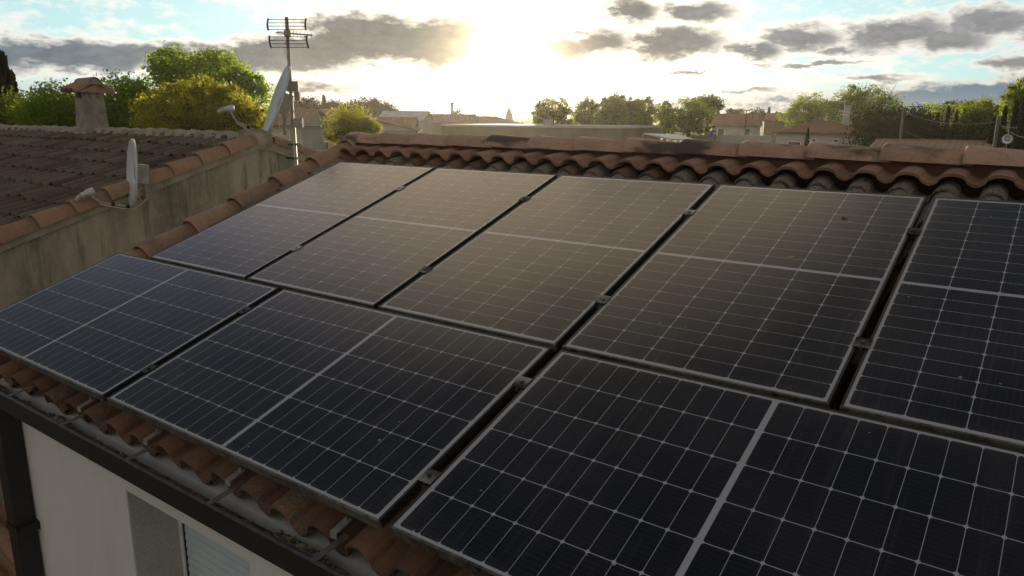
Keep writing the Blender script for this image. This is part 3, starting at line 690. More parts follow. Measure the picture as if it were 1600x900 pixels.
tip = at(488, 55, Dm+.35); tail = at(432, 51, Dm-.10)
c.tube([tail, p0, tip], .009, 6)
bd = (tip-p0)/np.linalg.norm(tip-p0)
for i in range(9):
    q = p0+bd*(.12+.065*i) if .12+.065*i < np.linalg.norm(tip-p0) else None
    if q is not None: c.tube([q-np.array([0, 0, .035]), q+np.array([0, 0, .035])], .003, 5); c.tube([q-rgt*.0-np.array([-.03, .03, 0]), q+np.array([-.03, .03, 0])], .003, 5)
c.build('boom', M['galv'], am)
c = MB(); c.obox(on_mast(450, 52), rgt, fwd, (0, 0, 1), .035, .03, .03); c.tube([on_mast(x, y) for x, y in ((447, 49), (434, 49), (430, 52), (434, 54), (447, 54))], .003, 6); c.build('dipole', M['plastic'], am)
c = MB(); c.tube([on_mast(448, 58), on_mast(444, 78), on_mast(451, 100), on_mast(453, 125)], .0035, 6); c.tube([on_mast(455, 135), on_mast(454, 160), on_mast(461, 180), on_mast(457, 205), on_mast(460, 235), on_mast(461, 262)], .004, 6); c.build('cable', M['cable'], am, smooth=True)

# ------------------------------------------------------------------ trees
LEAF_N, LEAF_S = 2.1, .53
def leaves(mb, c, rad, n, size, clump=22, hollow=.45, spread=.22, flat=1.0):
    n = int(n*LEAF_N); size = size*LEAF_S
    c = np.array(c, float); rad = np.array(rad, float); nc = max(3, n//clump)
    d = rng.normal(size=(nc, 3)); d /= np.linalg.norm(d, axis=1)[:, None]
    r = hollow+(1-hollow)*rng.random(nc)**.6; cen = c+d*r[:, None]*rad; ct = np.clip(rng.normal(.5, .22, nc), 0, 1)
    idx = rng.integers(0, nc, n); sp_ = spread*rad.mean()*(.5+rng.random(nc))
    p = cen[idx]+np.clip(rng.normal(size=(n, 3)), -1.5, 1.5)*sp_[idx][:, None]*np.array([1, 1, .8])
    a = rng.normal(size=(n, 3)); a /= np.linalg.norm(a, axis=1)[:, None]; b = np.cross(a, rng.normal(size=(n, 3))); b /= np.linalg.norm(b, axis=1)[:, None]
    s = size*rng.uniform(.55, 1.3, n)[:, None]
    V = np.stack([p-a*s, p+b*s*.55, p+a*s, p-b*s*.55], 1).reshape(-1, 3)
    o = len(mb.v); mb.v.extend(map(tuple, V)); mb.f.extend([(o+4*i, o+4*i+1, o+4*i+2, o+4*i+3) for i in range(n)])
    mb.t.extend(np.clip(ct[idx]+rng.normal(0, .15, n), 0, 1).tolist()); mb.g.extend([0.]*n); mb.mi.extend([0]*n)
def tree(name, label, cat, D, blobs, n, size, m, group=None, trunk=True, depth=1.0, spread=.22, clump=22, hollow=.45):
    """blobs: (px, py, rx, ry) as seen in the photograph, at horizontal distance D; real size follows"""
    C3 = [(at(x, y, D), rx*D/FPX, ry*D/FPX) for x, y, rx, ry in blobs]
    bx_ = np.mean([q[0] for q in C3], axis=0); root = empty(name, (bx_[0], bx_[1], 0), label, cat, group)
    tot = sum(q[1]*q[2] for q in C3); mb = MB()
    for c, rx, ry in C3: leaves(mb, c, (rx*.92, rx*depth*.92, ry*.92), max(60, int(n*rx*ry/tot)), size, clump, hollow, spread)
    if trunk:
        tk = MB(); low = min(q[0][2]-q[2]*.6 for q in C3); top = np.array([bx_[0], bx_[1], max(low, .8)]); h = max(q[0][2]+q[2] for q in C3); r0 = .025*h
        tk.tube([(bx_[0], bx_[1], -.1), (bx_[0]+.05, bx_[1], top[2]*.5), top], [r0*1.3, r0, r0*.8], 8)
        for c, rx, ry in C3:
            mid = (top+c)/2+np.array([rng.normal(0, .1)*rx, 0, -.1*ry]); tk.tube([top, mid, c, c+np.array([0, 0, ry*.5])], [r0*.7, r0*.5, r0*.28, r0*.1], 6)
            for k in range(5):
                e = c+rng.normal(size=3)*np.array([rx, rx*depth, ry])*.5; tk.tube([mid, (mid+e)/2+rng.normal(size=3)*.05*rx, e], [r0*.35, r0*.22, r0*.08], 5)
        tk.build('trunk', M['bark'], root)
    mb.build('crown', M[m], root)
    return root
def cypress(x, ytop, w, D, label, group, ybot=230, n=900, size=.12, m='leaf_dark'):
    top = at(x, ytop, D); hw = w*D/FPX/2; root = empty('cypress', (top[0], top[1], 0), label, 'cypress', group)
    mb = MB(); H_ = top[2]; z = rng.random(n)**.8; zz = z*H_*.97+.1
    rad = hw*np.clip(np.minimum(1.15*(1-z)**.65, .55+2.2*z), .04, 1); th = rng.random(n)*2*math.pi; rr = rad*np.sqrt(.35+.65*rng.random(n))
    p = np.stack([top[0]+rr*np.cos(th), top[1]+rr*np.sin(th), zz], 1); s = size*rng.uniform(.6, 1.3, n)[:, None]
    a = np.stack([rng.normal(0, .3, n), rng.normal(0, .3, n), np.ones(n)], 1); a /= np.linalg.norm(a, axis=1)[:, None]; b = np.cross(a, rng.normal(size=(n, 3))); b /= np.linalg.norm(b, axis=1)[:, None]
    V = np.stack([p-a*s, p+b*s*.6, p+a*s*1.4, p-b*s*.6], 1).reshape(-1, 3)
    mb.v = list(map(tuple, V)); mb.f = [(4*i, 4*i+1, 4*i+2, 4*i+3) for i in range(n)]; mb.t = rng.random(n).tolist(); mb.g = [0.]*n; mb.mi = [0]*n
    mb.build('crown', M[m], root); tk = MB(); tk.tube([(top[0], top[1], -.1), (top[0], top[1], H_*.9)], [hw*.18, .02], 7); tk.build('trunk', M['bark'], root)
    return root
GT = 'trees beyond the roofs'
cypress(2, 80, 36, 32, 'dark cypress cut by the left edge of the photo', GT, n=2600, size=.16); cypress(18, 112, 26, 32.6, 'shorter dark cypress beside the one at the left edge', GT, n=1800, size=.15)
tree('bushy_tree', 'low grey green bushes below the cypresses at far left', 'tree', 30, [(20, 176, 50, 26), (-30, 175, 40, 26)], 3000, .10, 'leaf_mid', GT)
tree('bushy_tree', 'mid green leafy tree just left of the old chimney', 'tree', 28, [(88, 172, 40, 34), (62, 184, 36, 24), (112, 180, 30, 30)], 5000, .10, 'leaf_green', GT)
tree('bushy_tree', 'loose green tree between the old chimney and the round yellow tree', 'tree', 27, [(195, 165, 40, 42), (225, 178, 40, 32), (168, 180, 26, 28), (216, 142, 14, 18)], 6500, .10, 'leaf_green', GT)
tree('tall_tree', 'tall open crowned tree rising behind the round yellow tree', 'tree', 36, [(272, 102, 36, 24), (342, 104, 38, 24), (306, 128, 66, 26), (388, 132, 26, 18), (250, 106, 18, 12), (398, 160, 30, 34)], 6500, .14, 'leaf_green', GT, spread=.2)
tree('round_tree', 'broad rounded yellow green tree behind the old tiled roof', 'tree', 24, [(300, 176, 74, 44), (262, 184, 50, 34), (352, 184, 54, 38), (275, 146, 30, 20), (318, 138, 30, 18), (350, 152, 26, 18), (244, 164, 22, 18), (390, 178, 22, 18)], 13500, .07, 'leaf_yellow', GT, spread=.17, hollow=.3, clump=55)
tree('round_tree', 'bright yellow bush behind the arm of the large dish', 'tree', 25, [(392, 196, 30, 28), (372, 172, 22, 26)], 3500, .08, 'leaf_yellow', GT)
tree('round_tree', 'small bright yellow green tree behind the left end of the ridge', 'tree', 34, [(546, 190, 36, 24), (560, 205, 34, 18), (524, 212, 20, 12), (580, 200, 18, 12)], 4500, .10, 'leaf_yellow', GT)
tree('dark_tree', 'dark clump of trees right of the aerial mast', 'tree', 120, [(450, 172, 22, 14), (482, 168, 18, 14), (520, 172, 26, 12), (466, 178, 30, 14)], 8000, .30, 'leaf_dark', GT)
cypress(506, 150, 18, 118, 'pointed conifer on the skyline right of the aerial mast', GT, n=900, size=.3)
tree('umbrella_pine', 'wide dark umbrella pine on the skyline behind the bright yellow green tree', 'pine', 110, [(575, 174, 46, 14), (600, 180, 26, 14), (548, 180, 24, 12)], 9000, .26, 'leaf_dark', GT, depth=.8)
tree('round_tree', 'dark ball shaped tree beside the chimney stack on the skyline', 'tree', 150, [(713, 182, 11, 13), (713, 192, 14, 12)], 1200, .35, 'leaf_mid', GT)
tree('round_tree', 'large round golden tree just right of the sun', 'tree', 75, [(862, 172, 28, 22), (845, 186, 18, 16), (882, 182, 16, 20)], 5200, .17, 'leaf_olive', GT, clump=60, spread=.15)
for x, y, rx, ry, lab in [(915, 176, 20, 22, 'first small tree of the row right of the golden tree'), (945, 174, 22, 22, 'second tree of the skyline row, rounded top'), (962, 170, 18, 24, 'pointed tallest tree of the skyline row'),
        (985, 174, 20, 22, 'tree with a split crown in the middle of the skyline row'), (1008, 178, 20, 22, 'pale loose tree toward the right end of the skyline row'), (1040, 180, 20, 22, 'small yellowish tree before the broad green tree')]:
    tree('row_tree', lab, 'tree', 72+abs(x-960)*.05, [(x, y, rx, ry), (x-5, y+14, rx, ry*.8), (x+4, y-8, rx*.5, ry*.8)], 3200, .17, 'leaf_olive', GT, clump=60, spread=.15)
tree('broad_tree', 'broad fresh green tree behind the right end of the flat roofed building', 'tree', 62, [(1076, 176, 28, 22), (1062, 192, 30, 20), (1092, 190, 26, 24)], 6000, .14, 'leaf_olive', GT, clump=60, spread=.15)
tree('umbrella_pine', 'flat topped pine leaning right of the broad green tree', 'pine', 85, [(1108, 162, 22, 12), (1094, 166, 20, 12), (1118, 168, 12, 10)], 2600, .18, 'leaf_mid', GT)
tree('round_tree', 'dark dome shaped tree behind the pale gabled house', 'tree', 150, [(1147, 176, 14, 8), (1185, 180, 16, 9)], 1500, .3, 'leaf_dark', GT)
cypress(1202, 169, 10, 140, 'stubby dark cypress between the gabled house and the big trees', GT, n=600, size=.3)
cypress(1213, 175, 5, 150, 'thin cypress on the skyline left of the big trees', GT, n=300, size=.3)
tree('big_tree', 'left one of the two big green trees behind the hip roofed house', 'tree', 112, [(1265, 168, 30, 20), (1245, 182, 28, 16), (1285, 182, 34, 22)], 6000, .22, 'leaf_olive', GT, clump=60, spread=.15)
tree('big_tree', 'tallest big green tree right of the white house chimney', 'tree', 104, [(1350, 158, 36, 24), (1320, 172, 30, 26), (1385, 172, 28, 26), (1352, 184, 56, 26), (1340, 144, 18, 12)], 9500, .2, 'leaf_olive', GT, clump=60, spread=.15)
tree('dark_tree', 'rounded dark evergreen right of the tallest green tree', 'tree', 70, [(1432, 186, 22, 20), (1420, 202, 30, 18), (1448, 204, 24, 18)], 4500, .15, 'leaf_dark', GT)
tree('pale_tree', 'pale olive tree low on the skyline behind the dark cypress row', 'tree', 130, [(1465, 176, 26, 11), (1490, 178, 22, 10)], 1800, .28, 'leaf_green', GT)
tree('umbrella_pine', 'distant flat dark pine on the right skyline', 'pine', 160, [(1500, 166, 24, 6), (1488, 168, 14, 5)], 1500, .32, 'leaf_dark', GT, depth=.8)
tree('round_tree', 'bright green round tree among dark cypresses on the right', 'tree', 64, [(1530, 174, 28, 18), (1522, 190, 30, 16), (1548, 188, 18, 20)], 5500, .14, 'leaf_olive', GT, clump=60, spread=.15)
tree('big_tree', 'bright green tree cut by the right edge of the photo', 'tree', 48, [(1592, 158, 22, 26), (1606, 145, 24, 20), (1622, 175, 40, 40)], 7000, .13, 'leaf_olive', GT, clump=60, spread=.15)
for x, yt, w, D_, lab in [(1452, 176, 8, 62, 'slim cypress beside the rounded dark evergreen'), (1466, 176, 20, 60, 'wide dark cypress left of the slim pair'), (1483, 166, 10, 60, 'slim tall cypress of the dark row'), (1496, 172, 10, 61, 'slim lower cypress of the dark row'),
        (1395, 190, 30, 66, 'broad dark conifer below the tallest green tree'), (1572, 166, 16, 46, 'dark cypress in front of the bright tree at the right edge'), (1590, 156, 20, 44, 'tall dark cypress by the right edge'), (1604, 146, 20, 43, 'tallest dark cypress cut by the right edge'), (1555, 184, 22, 47, 'low dark cypress between the utility pole and the right edge')]:
    cypress(x, yt, w, D_, lab, GT, n=1800, size=.13)
cypress(1263, 200, 15, 70, 'small dark pointed cypress in front of the white hip roofed house', GT, n=900, size=.10)
tree('dark_tree', 'black green bushes below the tallest green tree, right of the white hipped house', 'tree', 82, [(1356, 198, 22, 18), (1388, 196, 28, 20)], 5500, .17, 'leaf_dark', GT)
# dark evergreen hedge behind the low roof on the right
def hedge(name, label, pts, w, h0, h1, n, size, m):
    pts = [np.array(q, float) for q in pts]; root = MB(); o = empty(name, (*pts[0][:2], 0), label, 'hedge')
    L = [np.linalg.norm(pts[i+1][:2]-pts[i][:2]) for i in range(len(pts)-1)]
    for i in range(len(pts)-1):
        k = int(sum(L) and L[i]/1.4)+1
        for j in range(k):
            c = pts[i]+(pts[i+1]-pts[i])*(j+rng.random())/k; hh = rng.uniform(h0, h1); c[2] = hh/2
            leaves(root, c, (w, w, hh/2), max(80, int(n*L[i]/sum(L)/k)), size, 20, .5, .2)
    root.build('foliage', M[m], o); tk = MB()
    for q in pts: tk.tube([(q[0], q[1], -.1), (q[0], q[1], h0*.8)], [.1, .04], 6)
    tk.build('trunk', M['bark'], o); return o
hedge('hedge', 'long black green hedge behind the low tiled roof on the right', [at(1356, 215, 60), at(1450, 215, 55), at(1540, 215, 52), at(1640, 215, 50)], 1.5, 6.2, 7.5, 34000, .17, 'leaf_dark')
hedge('hedge', 'low green hedge in front of the pale gabled house', [at(1135, 205, 84), at(1165, 205, 84), at(1200, 205, 86)], .9, 4.2, 4.9, 3000, .14, 'leaf_mid')
# the far-off woods along the horizon
far = MB()
for k in range(330):
    a = rng.uniform(-80, 10); D_ = rng.uniform(260, 620); r = math.radians(a); h = rng.uniform(4.0, 6.6)*(1+.10*math.sin(a*.9)); w = rng.uniform(4, 12)
    leaves(far, (CAM[0]+D_*math.sin(r), CAM[1]+D_*math.cos(r), h*.45), (w, w, h*.55), 130, .8, 12, .4, .3)
tag(far.build('woodland', M['leaf_mid']), 'far off belt of trees along the horizon', 'woods', kind='stuff')
near_g = MB()
for k in range(260):
    a = rng.uniform(-66, 2); D_ = rng.uniform(60, 240); r = math.radians(a); h = rng.uniform(1.4, 3.6); w = rng.uniform(1.2, 3.2)
    leaves(near_g, (CAM[0]+D_*math.sin(r), CAM[1]+D_*math.cos(r), h*.45), (w, w, h*.55), 110, .3, 12, .4, .3)
tag(near_g.build('shrubs', M['leaf_mid']), 'low garden shrubs filling the gaps between the far houses', 'shrubs', kind='stuff')

# ------------------------------------------------------------------ houses of the neighbourhood
def roof_mat(name, c0, c1):
    def fn(n, b, o):
        p = obj_co(n); s_ = n.node('ShaderNodeSeparateXYZ'); n.link(p, s_.inputs[0]); a, _ = n.noise(p, 1.3, 5, .6); f, _ = n.noise(p, 12., 3, .6)
        col = n.mix(n.m('ADD', n.m('MULTIPLY', a, .6), n.m('MULTIPLY', f, .4)), c0, c1); n.link(col, b.inputs['Base Color']); b.inputs['Roughness'].default_value = .9
    return mat(name, fn)
M['rt'] = roof_mat('distant_tile', (.16, .085, .05), (.36, .20, .13)); M['rt2'] = roof_mat('distant_pink_tile', (.22, .14, .10), (.38, .27, .21)); M['hw'] = mat('house_render', weathered((.36, .34, .29), (.46, .44, .39), .5, 8, .1)); M['hw2'] = mat('house_render_ochre', weathered((.17, .13, .09), (.24, .19, .14), .5, 8, .1)); M['glass'] = mat('dark_pane', color=(.02, .022, .025), rough=.15, spec=.6); M['grey_roof'] = mat('grey_sheet', weathered((.30, .32, .36), (.38, .40, .44), .8, 9, .1, .5)); M['conc'] = mat('pale_coping', weathered((.42, .40, .36), (.52, .50, .46), 1, 9, .1))
def ribbed(mb, A, B, Cc, Dd, pitch=.3, r=.055):   # a roof face A-B (eave) to D-C (ridge) laid with rows of round tiles
    A, B, Cc, Dd = [np.array(q, float) for q in (A, B, Cc, Dd)]; n = max(2, int(np.linalg.norm(B-A)/pitch)); nrm = np.cross(B-A, Dd-A); nrm /= np.linalg.norm(nrm)
    if nrm[2] < 0: nrm = -nrm
    pr = [0, .7, 1., .7, 0]; K = n*4
    lo = []; hi = []
    for k in range(K+1):
        t = k/K; h = r*pr[k % 4]
        lo.append(A+(B-A)*t+nrm*h); hi.append(Dd+(Cc-Dd)*t+nrm*h)
    for i in range(n):
        fs = [(4*i+k, 4*i+k+1, K+1+4*i+k+1, K+1+4*i+k) for k in range(4)]
        off = len(mb.v)
        mb.add([lo[4*i+k] for k in range(5)]+[hi[4*i+k] for k in range(5)], [(k, k+1, 6+k, 5+k) for k in range(4)], random.random())
def window(mb_parent, c, nx, w, h, wallm='white_pvc'):
    c = np.array(c, float); n_ = np.array([*nx, 0.]); tx = np.array([-n_[1], n_[0], 0])
    f_ = MB()
    for sx, sz, hw, hh in ((-1, 0, .04, h/2), (1, 0, .04, h/2), (0, 1, w/2, .04), (0, -1, w/2, .04)): f_.obox(c+tx*sx*w/2+np.array([0, 0, sz*h/2])+n_*(.03+.002*abs(sx)), tx, n_, (0, 0, 1), hw, .025, hh)
    fo = f_.build('window', M[wallm], mb_parent); p = MB(); p.obox(c+n_*.012, tx, n_, (0, 0, 1), w/2-.04, .01, h/2-.04); p.build('pane', M['glass'], fo); return fo
def gable_house(x, y_eave, D_, w, dp_, rise, yaw, label, roofm='rt', wallm='hw', wins=(), hip=False, chim=None, group='houses beyond the ridge', oh=.3):
    """front eave centre seen at pixel (x, y_eave) at distance D_; yaw 0 faces -Y with its ridge along X"""
    e = at(x, y_eave, D_); zE = e[2]; cy_, sy_ = math.cos(math.radians(yaw)), math.sin(math.radians(yaw)); ex = np.array([cy_, sy_, 0]); ey = np.array([-sy_, cy_, 0])
    root = empty('house', (e[0], e[1], 0), label, 'house', group); o = np.array([e[0], e[1], 0.])
    def P3(a, b, z): return o+ex*a+ey*b+np.array([0, 0, z])
    wl_ = MB(); hw_ = w/2
    if hip: wl_.prism([P3(-hw_, 0, 0), P3(hw_, 0, 0), P3(hw_, dp_, 0), P3(-hw_, dp_, 0)], (0, 0, zE))
    else:
        for s in (-1, 1): wl_.prism([P3(s*hw_, 0, 0), P3(s*hw_, dp_, 0), P3(s*hw_, dp_, zE), P3(s*hw_, dp_/2, zE+rise-.06), P3(s*hw_, 0, zE)], ex*(-s*.3))
        wl_.prism([P3(-hw_+.3, 0, 0), P3(hw_-.3, 0, 0), P3(hw_-.3, .3, 0), P3(-hw_+.3, .3, 0)], (0, 0, zE)); wl_.prism([P3(-hw_+.3, dp_-.3, 0), P3(hw_-.3, dp_-.3, 0), P3(hw_-.3, dp_, 0), P3(-hw_+.3, dp_, 0)], (0, 0, zE))
    wl_.build('wall', M[wallm], root)
    r = MB(); q = oh; z0_ = zE-oh*rise/(dp_/2)+.06; zt = zE+rise+.06; ri = dp_/2 if hip else -q
    a, b, c_, d = P3(-hw_-q, -q, z0_), P3(hw_+q, -q, z0_), P3(hw_-ri, dp_/2, zt), P3(-hw_+ri, dp_/2, zt)
    a2, b2 = P3(-hw_-q, dp_+q, z0_), P3(hw_+q, dp_+q, z0_)
    if hip and hw_ <= dp_/2: c_ = d = P3(0, dp_/2, zt)
    ribbed(r, a, b, c_, d); ribbed(r, b2, a2, d, c_)
    if hip: ribbed(r, b, b2, c_, c_); ribbed(r, a2, a, d, d)
    r.tube([d, c_+ex*.01], .12, 6)
    if hip:
        for s_, t_ in ((a, d), (b, c_), (a2, d), (b2, c_)): r.tube([s_, t_], .10, 6)
    r.prism([a-(0, 0, .1), b-(0, 0, .1), b2-(0, 0, .1), a2-(0, 0, .1)], (0, 0, .05))
    ro = r.build('roof', M[roofm], root)
    for (u, z, ww, hh) in wins: window(root, P3(u, 0, z), -ey[:2], ww, hh)
    if chim:
        u, b_, hc, wc = chim; k = MB(); zr = zE+rise*(1-abs(b_-dp_/2)/(dp_/2)); p = P3(u, b_, zr); k.obox(p+np.array([0, 0, hc/2-.3]), ex, ey, (0, 0, 1), wc/2, wc/2, hc/2+.3); k.obox(p+np.array([0, 0, hc+.08]), ex, ey, (0, 0, 1), wc/2+.08, wc/2+.08, .05); k.build('chimney', M['hw'], ro)
    return root
gable_house(1283, 207.5, 80, 8.4, 7.4, 1.02, 9, 'white house with a hipped tile roof and a tall chimney on the right', hip=True, wins=[(-2.4, 3.9, 1.2, .6), (1.4, 4.35, .45, .3), (-.6, 4.35, .4, .3)], chim=(2.0, 3.0, 1.7, .5), roofm='rt')
gable_house(1150, 196, 112, 6.6, 7.0, 1.5, 22, 'pale gabled house behind the low hedge right of the broad green tree', wins=[(-2, 4.4, .9, 1.2), (1.5, 4.4, .9, 1.2)])
gable_house(1482, 242, 44, 7.2, 7.0, .50, 3, 'low tiled roof seen edge on behind the right part of the ridge', roofm='rt2', chim=(1.8, 3.8, .25, .4))
gable_house(486, 191, 62, 4.6, 6.0, .9, 42, 'small white house with one dark window right of the aerial mast', wins=[(.75, 4.6, 1.1, 2.2)], roofm='rt2')
gable_house(425, 195, 58, 4.5, 6, 1.0, 30, 'whitish house half hidden behind the large dish', roofm='rt2')
gable_house(652, 203, 66, 3.2, 9, 1.0, 128, 'pale gable end among the hazy roofs left of the sun', roofm='rt2', wallm='hw')
gable_house(625, 188, 95, 5.5, 6, 1.0, 30, 'small house with light sheet roof beside the umbrella pine', roofm='grey_roof')
gable_house(690, 192, 100, 8, 7, 1.0, 35, 'long hazy roof behind the pale gable end', roofm='rt2')
gable_house(600, 199, 80, 6, 6, .9, 40, 'roof hidden partly behind the small bright tree', roofm='rt')
gable_house(750, 194, 120, 12, 8, 1.1, 32, 'wide hazy hipped roof just left of the sun', hip=True, roofm='rt2')
gable_house(1230, 190, 130, 7, 7, 1.2, 10, 'ochre house partly hidden left of the hip roofed house', wallm='hw2')
gable_house(1415, 200, 72, 4, 5, .8, 5, 'pale wall patch glimpsed between dark evergreens', roofm='rt2')
gable_house(1512, 200, 66, 3.4, 5, .8, 5, 'pale house glimpsed behind the dark cypress row', roofm='rt2')
# flat roofed building with a bright edge under the sun
fb = empty('flat_roofed_building', at(890, 215, 60)*np.array([1, 1, 0]), 'long flat roofed building with a small vent in front of the skyline trees', 'building')
pa, pb = at(690, 196, 66), at(972, 195.5, 58); zt = (pa[2]+pb[2])/2; ux = (pb-pa); ux[2] = 0; Lb = np.linalg.norm(ux); ux /= Lb; uy = np.array([-ux[1], ux[0], 0])
def F3(a, b, z): return np.array([pa[0], pa[1], 0])+ux*a+uy*b+np.array([0, 0, z])
b1 = MB(); b1.prism([F3(0, 0, 0), F3(Lb, 0, 0), F3(Lb, 9, 0), F3(0, 9, 0)], (0, 0, zt-.15)); b1.build('wall', M['hw2'], fb)
b2 = MB(); b2.prism([F3(-.1, -.1, zt-.15), F3(Lb+.1, -.1, zt-.15), F3(Lb+.1, 9.1, zt-.15), F3(-.1, 9.1, zt-.15)], (0, 0, .15)); b2o = b2.build('flat_roof', M['conc'], fb)
b3 = MB(); vq = at(857, 194, 63); b3.obox((vq[0], vq[1], zt+.22), ux, uy, (0, 0, 1), .28, .28, .22); b3.obox((vq[0], vq[1], zt+.46), ux, uy, (0, 0, 1), .33, .33, .03); b3.build('roof_vent', M['hw'], b2o)
# low grey canopy and pale wall right of it
cn = empty('canopy', at(1035, 216, 46)*np.array([1, 1, 0]), 'grey blue sheet canopy roof low behind the ridge tiles', 'canopy')
k = MB(); q = [at(1005, 208, 50), at(1050, 217, 42), at(1085, 217, 42), at(1060, 210, 50)]; k.prism(q, (0, 0, -.08)); k.build('roof', M['grey_roof'], cn)
k = MB()
for p_ in q: k.tube([(p_[0], p_[1], 0), (p_[0], p_[1], p_[2]-.05)], .06, 6)
k.build('posts', M['galv'], cn)
lw_ = MB(); a_, b_ = at(1075, 211, 64), at(1205, 211.5, 60); dv_ = (b_-a_); dv_[2] = 0; lw_.prism([(a_[0], a_[1], 0), (b_[0], b_[1], 0), (b_[0], b_[1], b_[2]), (a_[0], a_[1], a_[2])], (0, .25, 0))
tag(lw_.build('boundary_wall', M['conc']), 'long pale wall below the blue sign', 'wall')
# blue sign on its post
sp0 = at(1112.5, 208.5, 61); sg_ = empty('sign', (sp0[0], sp0[1], 0), 'small blue sign with white lettering on a post', 'sign')
nrm_ = CAM-sp0; nrm_[2] = 0; nrm_ /= np.linalg.norm(nrm_); tx_ = np.array([-nrm_[1], nrm_[0], 0])
k = MB(); k.obox(sp0, tx_, nrm_, (0, 0, 1), .30, .03, .20); k.build('sign_board', mat('blue_sign', color=(.05, .06, .30), rough=.5), sg_)
cu = bpy.data.curves.new('lettering', 'FONT'); cu.body = 'IL  AI'; cu.size = .26; cu.align_x = 'CENTER'; cu.align_y = 'CENTER'; cu.extrude = .004
to = bpy.data.objects.new('lettering', cu); COL.objects.link(to); dg = bpy.context.evaluated_depsgraph_get(); me = bpy.data.meshes.new_from_object(to.evaluated_get(dg)); bpy.data.objects.remove(to)
lo_ = bpy.data.objects.new('lettering', me); me.materials.append(mat('white_letter', color=(.8, .8, .8))); COL.objects.link(lo_); lo_.parent = sg_
lp_ = sp0+nrm_*.036-np.array([sp0[0], sp0[1], 0]); yawt = math.atan2(tx_[1], tx_[0]); lo_.matrix_local = Matrix.Translation(Vector(lp_)) @ Matrix.Rotation(yawt, 4, 'Z') @ Matrix.Rotation(math.pi/2, 4, 'X')
k = MB(); pp = at(1118, 205, 61.2); k.tube([(pp[0], pp[1], 0), (pp[0], pp[1], pp[2])], .035, 6); k.build('post', M['dark_metal'], sg_)
# double street lamp
lpq = at(1166.5, 172.5, 70); la = empty('street_lamp', (lpq[0], lpq[1], 0), 'thin street lamp with two flat heads before the pale gabled house', 'street lamp')
k = MB(); k.tube([(lpq[0], lpq[1], 0), (lpq[0], lpq[1], lpq[2])], [.08, .045], 8); k.build('pole', M['dark_metal'], la)
for s in (-1, 1):
    k = MB(); hd = np.array([lpq[0], lpq[1], lpq[2]])+rgt*s*.30; k.obox(hd+np.array([0, 0, .03]), rgt, fwd, (0, 0, 1), .20, .10, .035); k.tube([lpq, hd], .03, 6); k.build('lamp_head', M['dark_metal'], la)
# utility poles with wires
def pole(x, yt, D_, label, r=.07):
    p = at(x, yt, D_); k = MB(); k.tube([(p[0], p[1], 0), p], [r*1.3, r], 8); k.tube([p-np.array([0, 0, .25])-rgt*.12, p-np.array([0, 0, .25])+rgt*.12], .03, 6); tag(k.build('utility_pole', M['wood_pole']), label, 'utility pole', 'utility poles on the right'); return p
p1 = pole(1413, 168, 52, 'grey utility pole in front of the dark evergreens'); p2 = pole(1561, 181, 40, 'slightly nearer utility pole by the low tiled roof')
k = MB(); p3 = at(1640, 200, 34)
for a_, b_ in ((p1, p2), (p2, p3)):
    for dz in (.25, 1.3): k.tube([a_+(b_-a_)*t_-np.array([0, 0, dz+.35*4*t_*(1-t_)]) for t_ in np.linspace(0, 1, 9)], .005, 5)
tag(k.build('power_line', M['dark_metal']), 'thin sagging wires strung from the utility poles', 'power line')
# dish with aerial above the low roof at right
c_ = at(1574, 217, 42); rt_ = empty('satellite_dish', (c_[0], c_[1], c_[2]-.4), 'round white dish with a thin aerial at the right end of the low tiled roof', 'satellite dish')
k = MB(); n_ = (CAM-c_)/np.linalg.norm(CAM-c_); tx2 = np.cross(n_, [0, 0, 1.]); tx2 /= np.linalg.norm(tx2); up2 = np.cross(tx2, n_); vs = [c_]
for i in (1, 2):
    for j in range(20): th = j*math.pi/10; vs.append(c_+(tx2*math.cos(th)+up2*math.sin(th))*.22*i/2+n_*.05*(i/2)**2)
k.add(vs, [(0, 1+j, 1+(j+1) % 20) for j in range(20)]+[(1+j, 1+(j+1) % 20, 21+(j+1) % 20, 21+j) for j in range(20)]); k.build('reflector', M['white_pvc'], rt_, smooth=True)
k = MB(); k.tube([c_-np.array([0, 0, .6]), c_-n_*.04, c_+np.array([0, 0, .9])], .018, 6); k.tube([c_+np.array([0, 0, .55])-rgt*.35, c_+np.array([0, 0, .50])+rgt*.4], .012, 5)
for s in (-.25, -.1, .05, .2, .35): k.tube([c_+np.array([0, 0, .45])+rgt*s, c_+np.array([0, 0, .62])+rgt*s], .006, 4)
k.build('aerial', M['galv'], rt_)
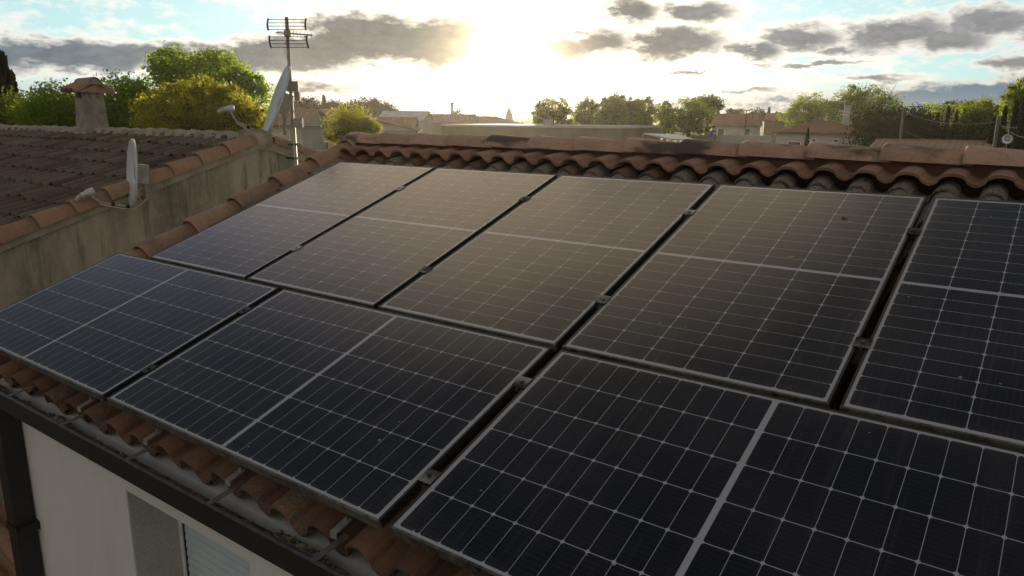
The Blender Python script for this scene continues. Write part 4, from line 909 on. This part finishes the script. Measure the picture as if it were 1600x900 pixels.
# aerial on the hip roofed house chimney
q0 = at(1318, 182, 82); ra = empty('roof_aerial', q0-np.array([0, 0, .6]), 'small pale aerial above the chimney of the white hip roofed house', 'aerial')
k = MB(); k.tube([q0-np.array([0, 0, .7]), q0+np.array([0, 0, 1.6])], .035, 6); k.tube([q0+np.array([0, 0, .55])-rgt*.5, q0+np.array([0, 0, .4])+rgt*.6], .04, 5); k.tube([q0+np.array([0, 0, 1.4])-rgt*.4, q0+np.array([0, 0, 1.5])+rgt*.3], .025, 5)
k.tube([q0+np.array([0, 0, .2])-rgt*.3, q0+np.array([0, 0, .1])+rgt*.4], .05, 5); k.build('mast', M['white_pvc'], ra)
# skyline marks: pylon, stack, tower, tower on the pine hill
def spike(name, x, yt, D_, r0, r1, label, cat, m):
    p = at(x, yt, D_); root = empty(name, (p[0], p[1], 0), label, cat); k = MB(); k.tube([(p[0], p[1], 0), p], [r0, r1], 8); k.build('shaft', M[m], root); return root, p
sr, p = spike('factory_stack', 706.5, 160, 150, .35, .28, 'thin chimney stack beside the ball shaped tree on the skyline', 'chimney stack', 'conc'); k = MB(); k.tube([p-np.array([0, 0, .3]), p], .4, 8); k.build('rim', M['conc'], sr)
sr, p = spike('lattice_pylon', 677, 166, 220, .5, .06, 'faint lattice pylon on the hazy skyline left of the sun', 'pylon', 'dark_metal')
k = MB()
for dz in (.9, 1.8): k.tube([p-np.array([0, 0, dz])-rgt*.9, p-np.array([0, 0, dz])+rgt*.9], .07, 5)
k.build('crossarm', M['dark_metal'], sr)
sr, p = spike('church_tower', 795.5, 178, 230, 1.2, 1.1, 'hazy tower on the skyline right below the sun', 'tower', 'hw2'); k = MB(); k.tube([p, p+np.array([0, 0, 2.0])], [1.0, .15], 8); k.build('spire', M['hw2'], sr)
sr, p = spike('water_tower', 585.5, 160, 170, .9, .9, 'small block tower rising behind the umbrella pine', 'tower', 'dark_metal'); k = MB(); k.tube([p, p+np.array([0, 0, .7])], .7, 8); k.build('tank', M['dark_metal'], sr)
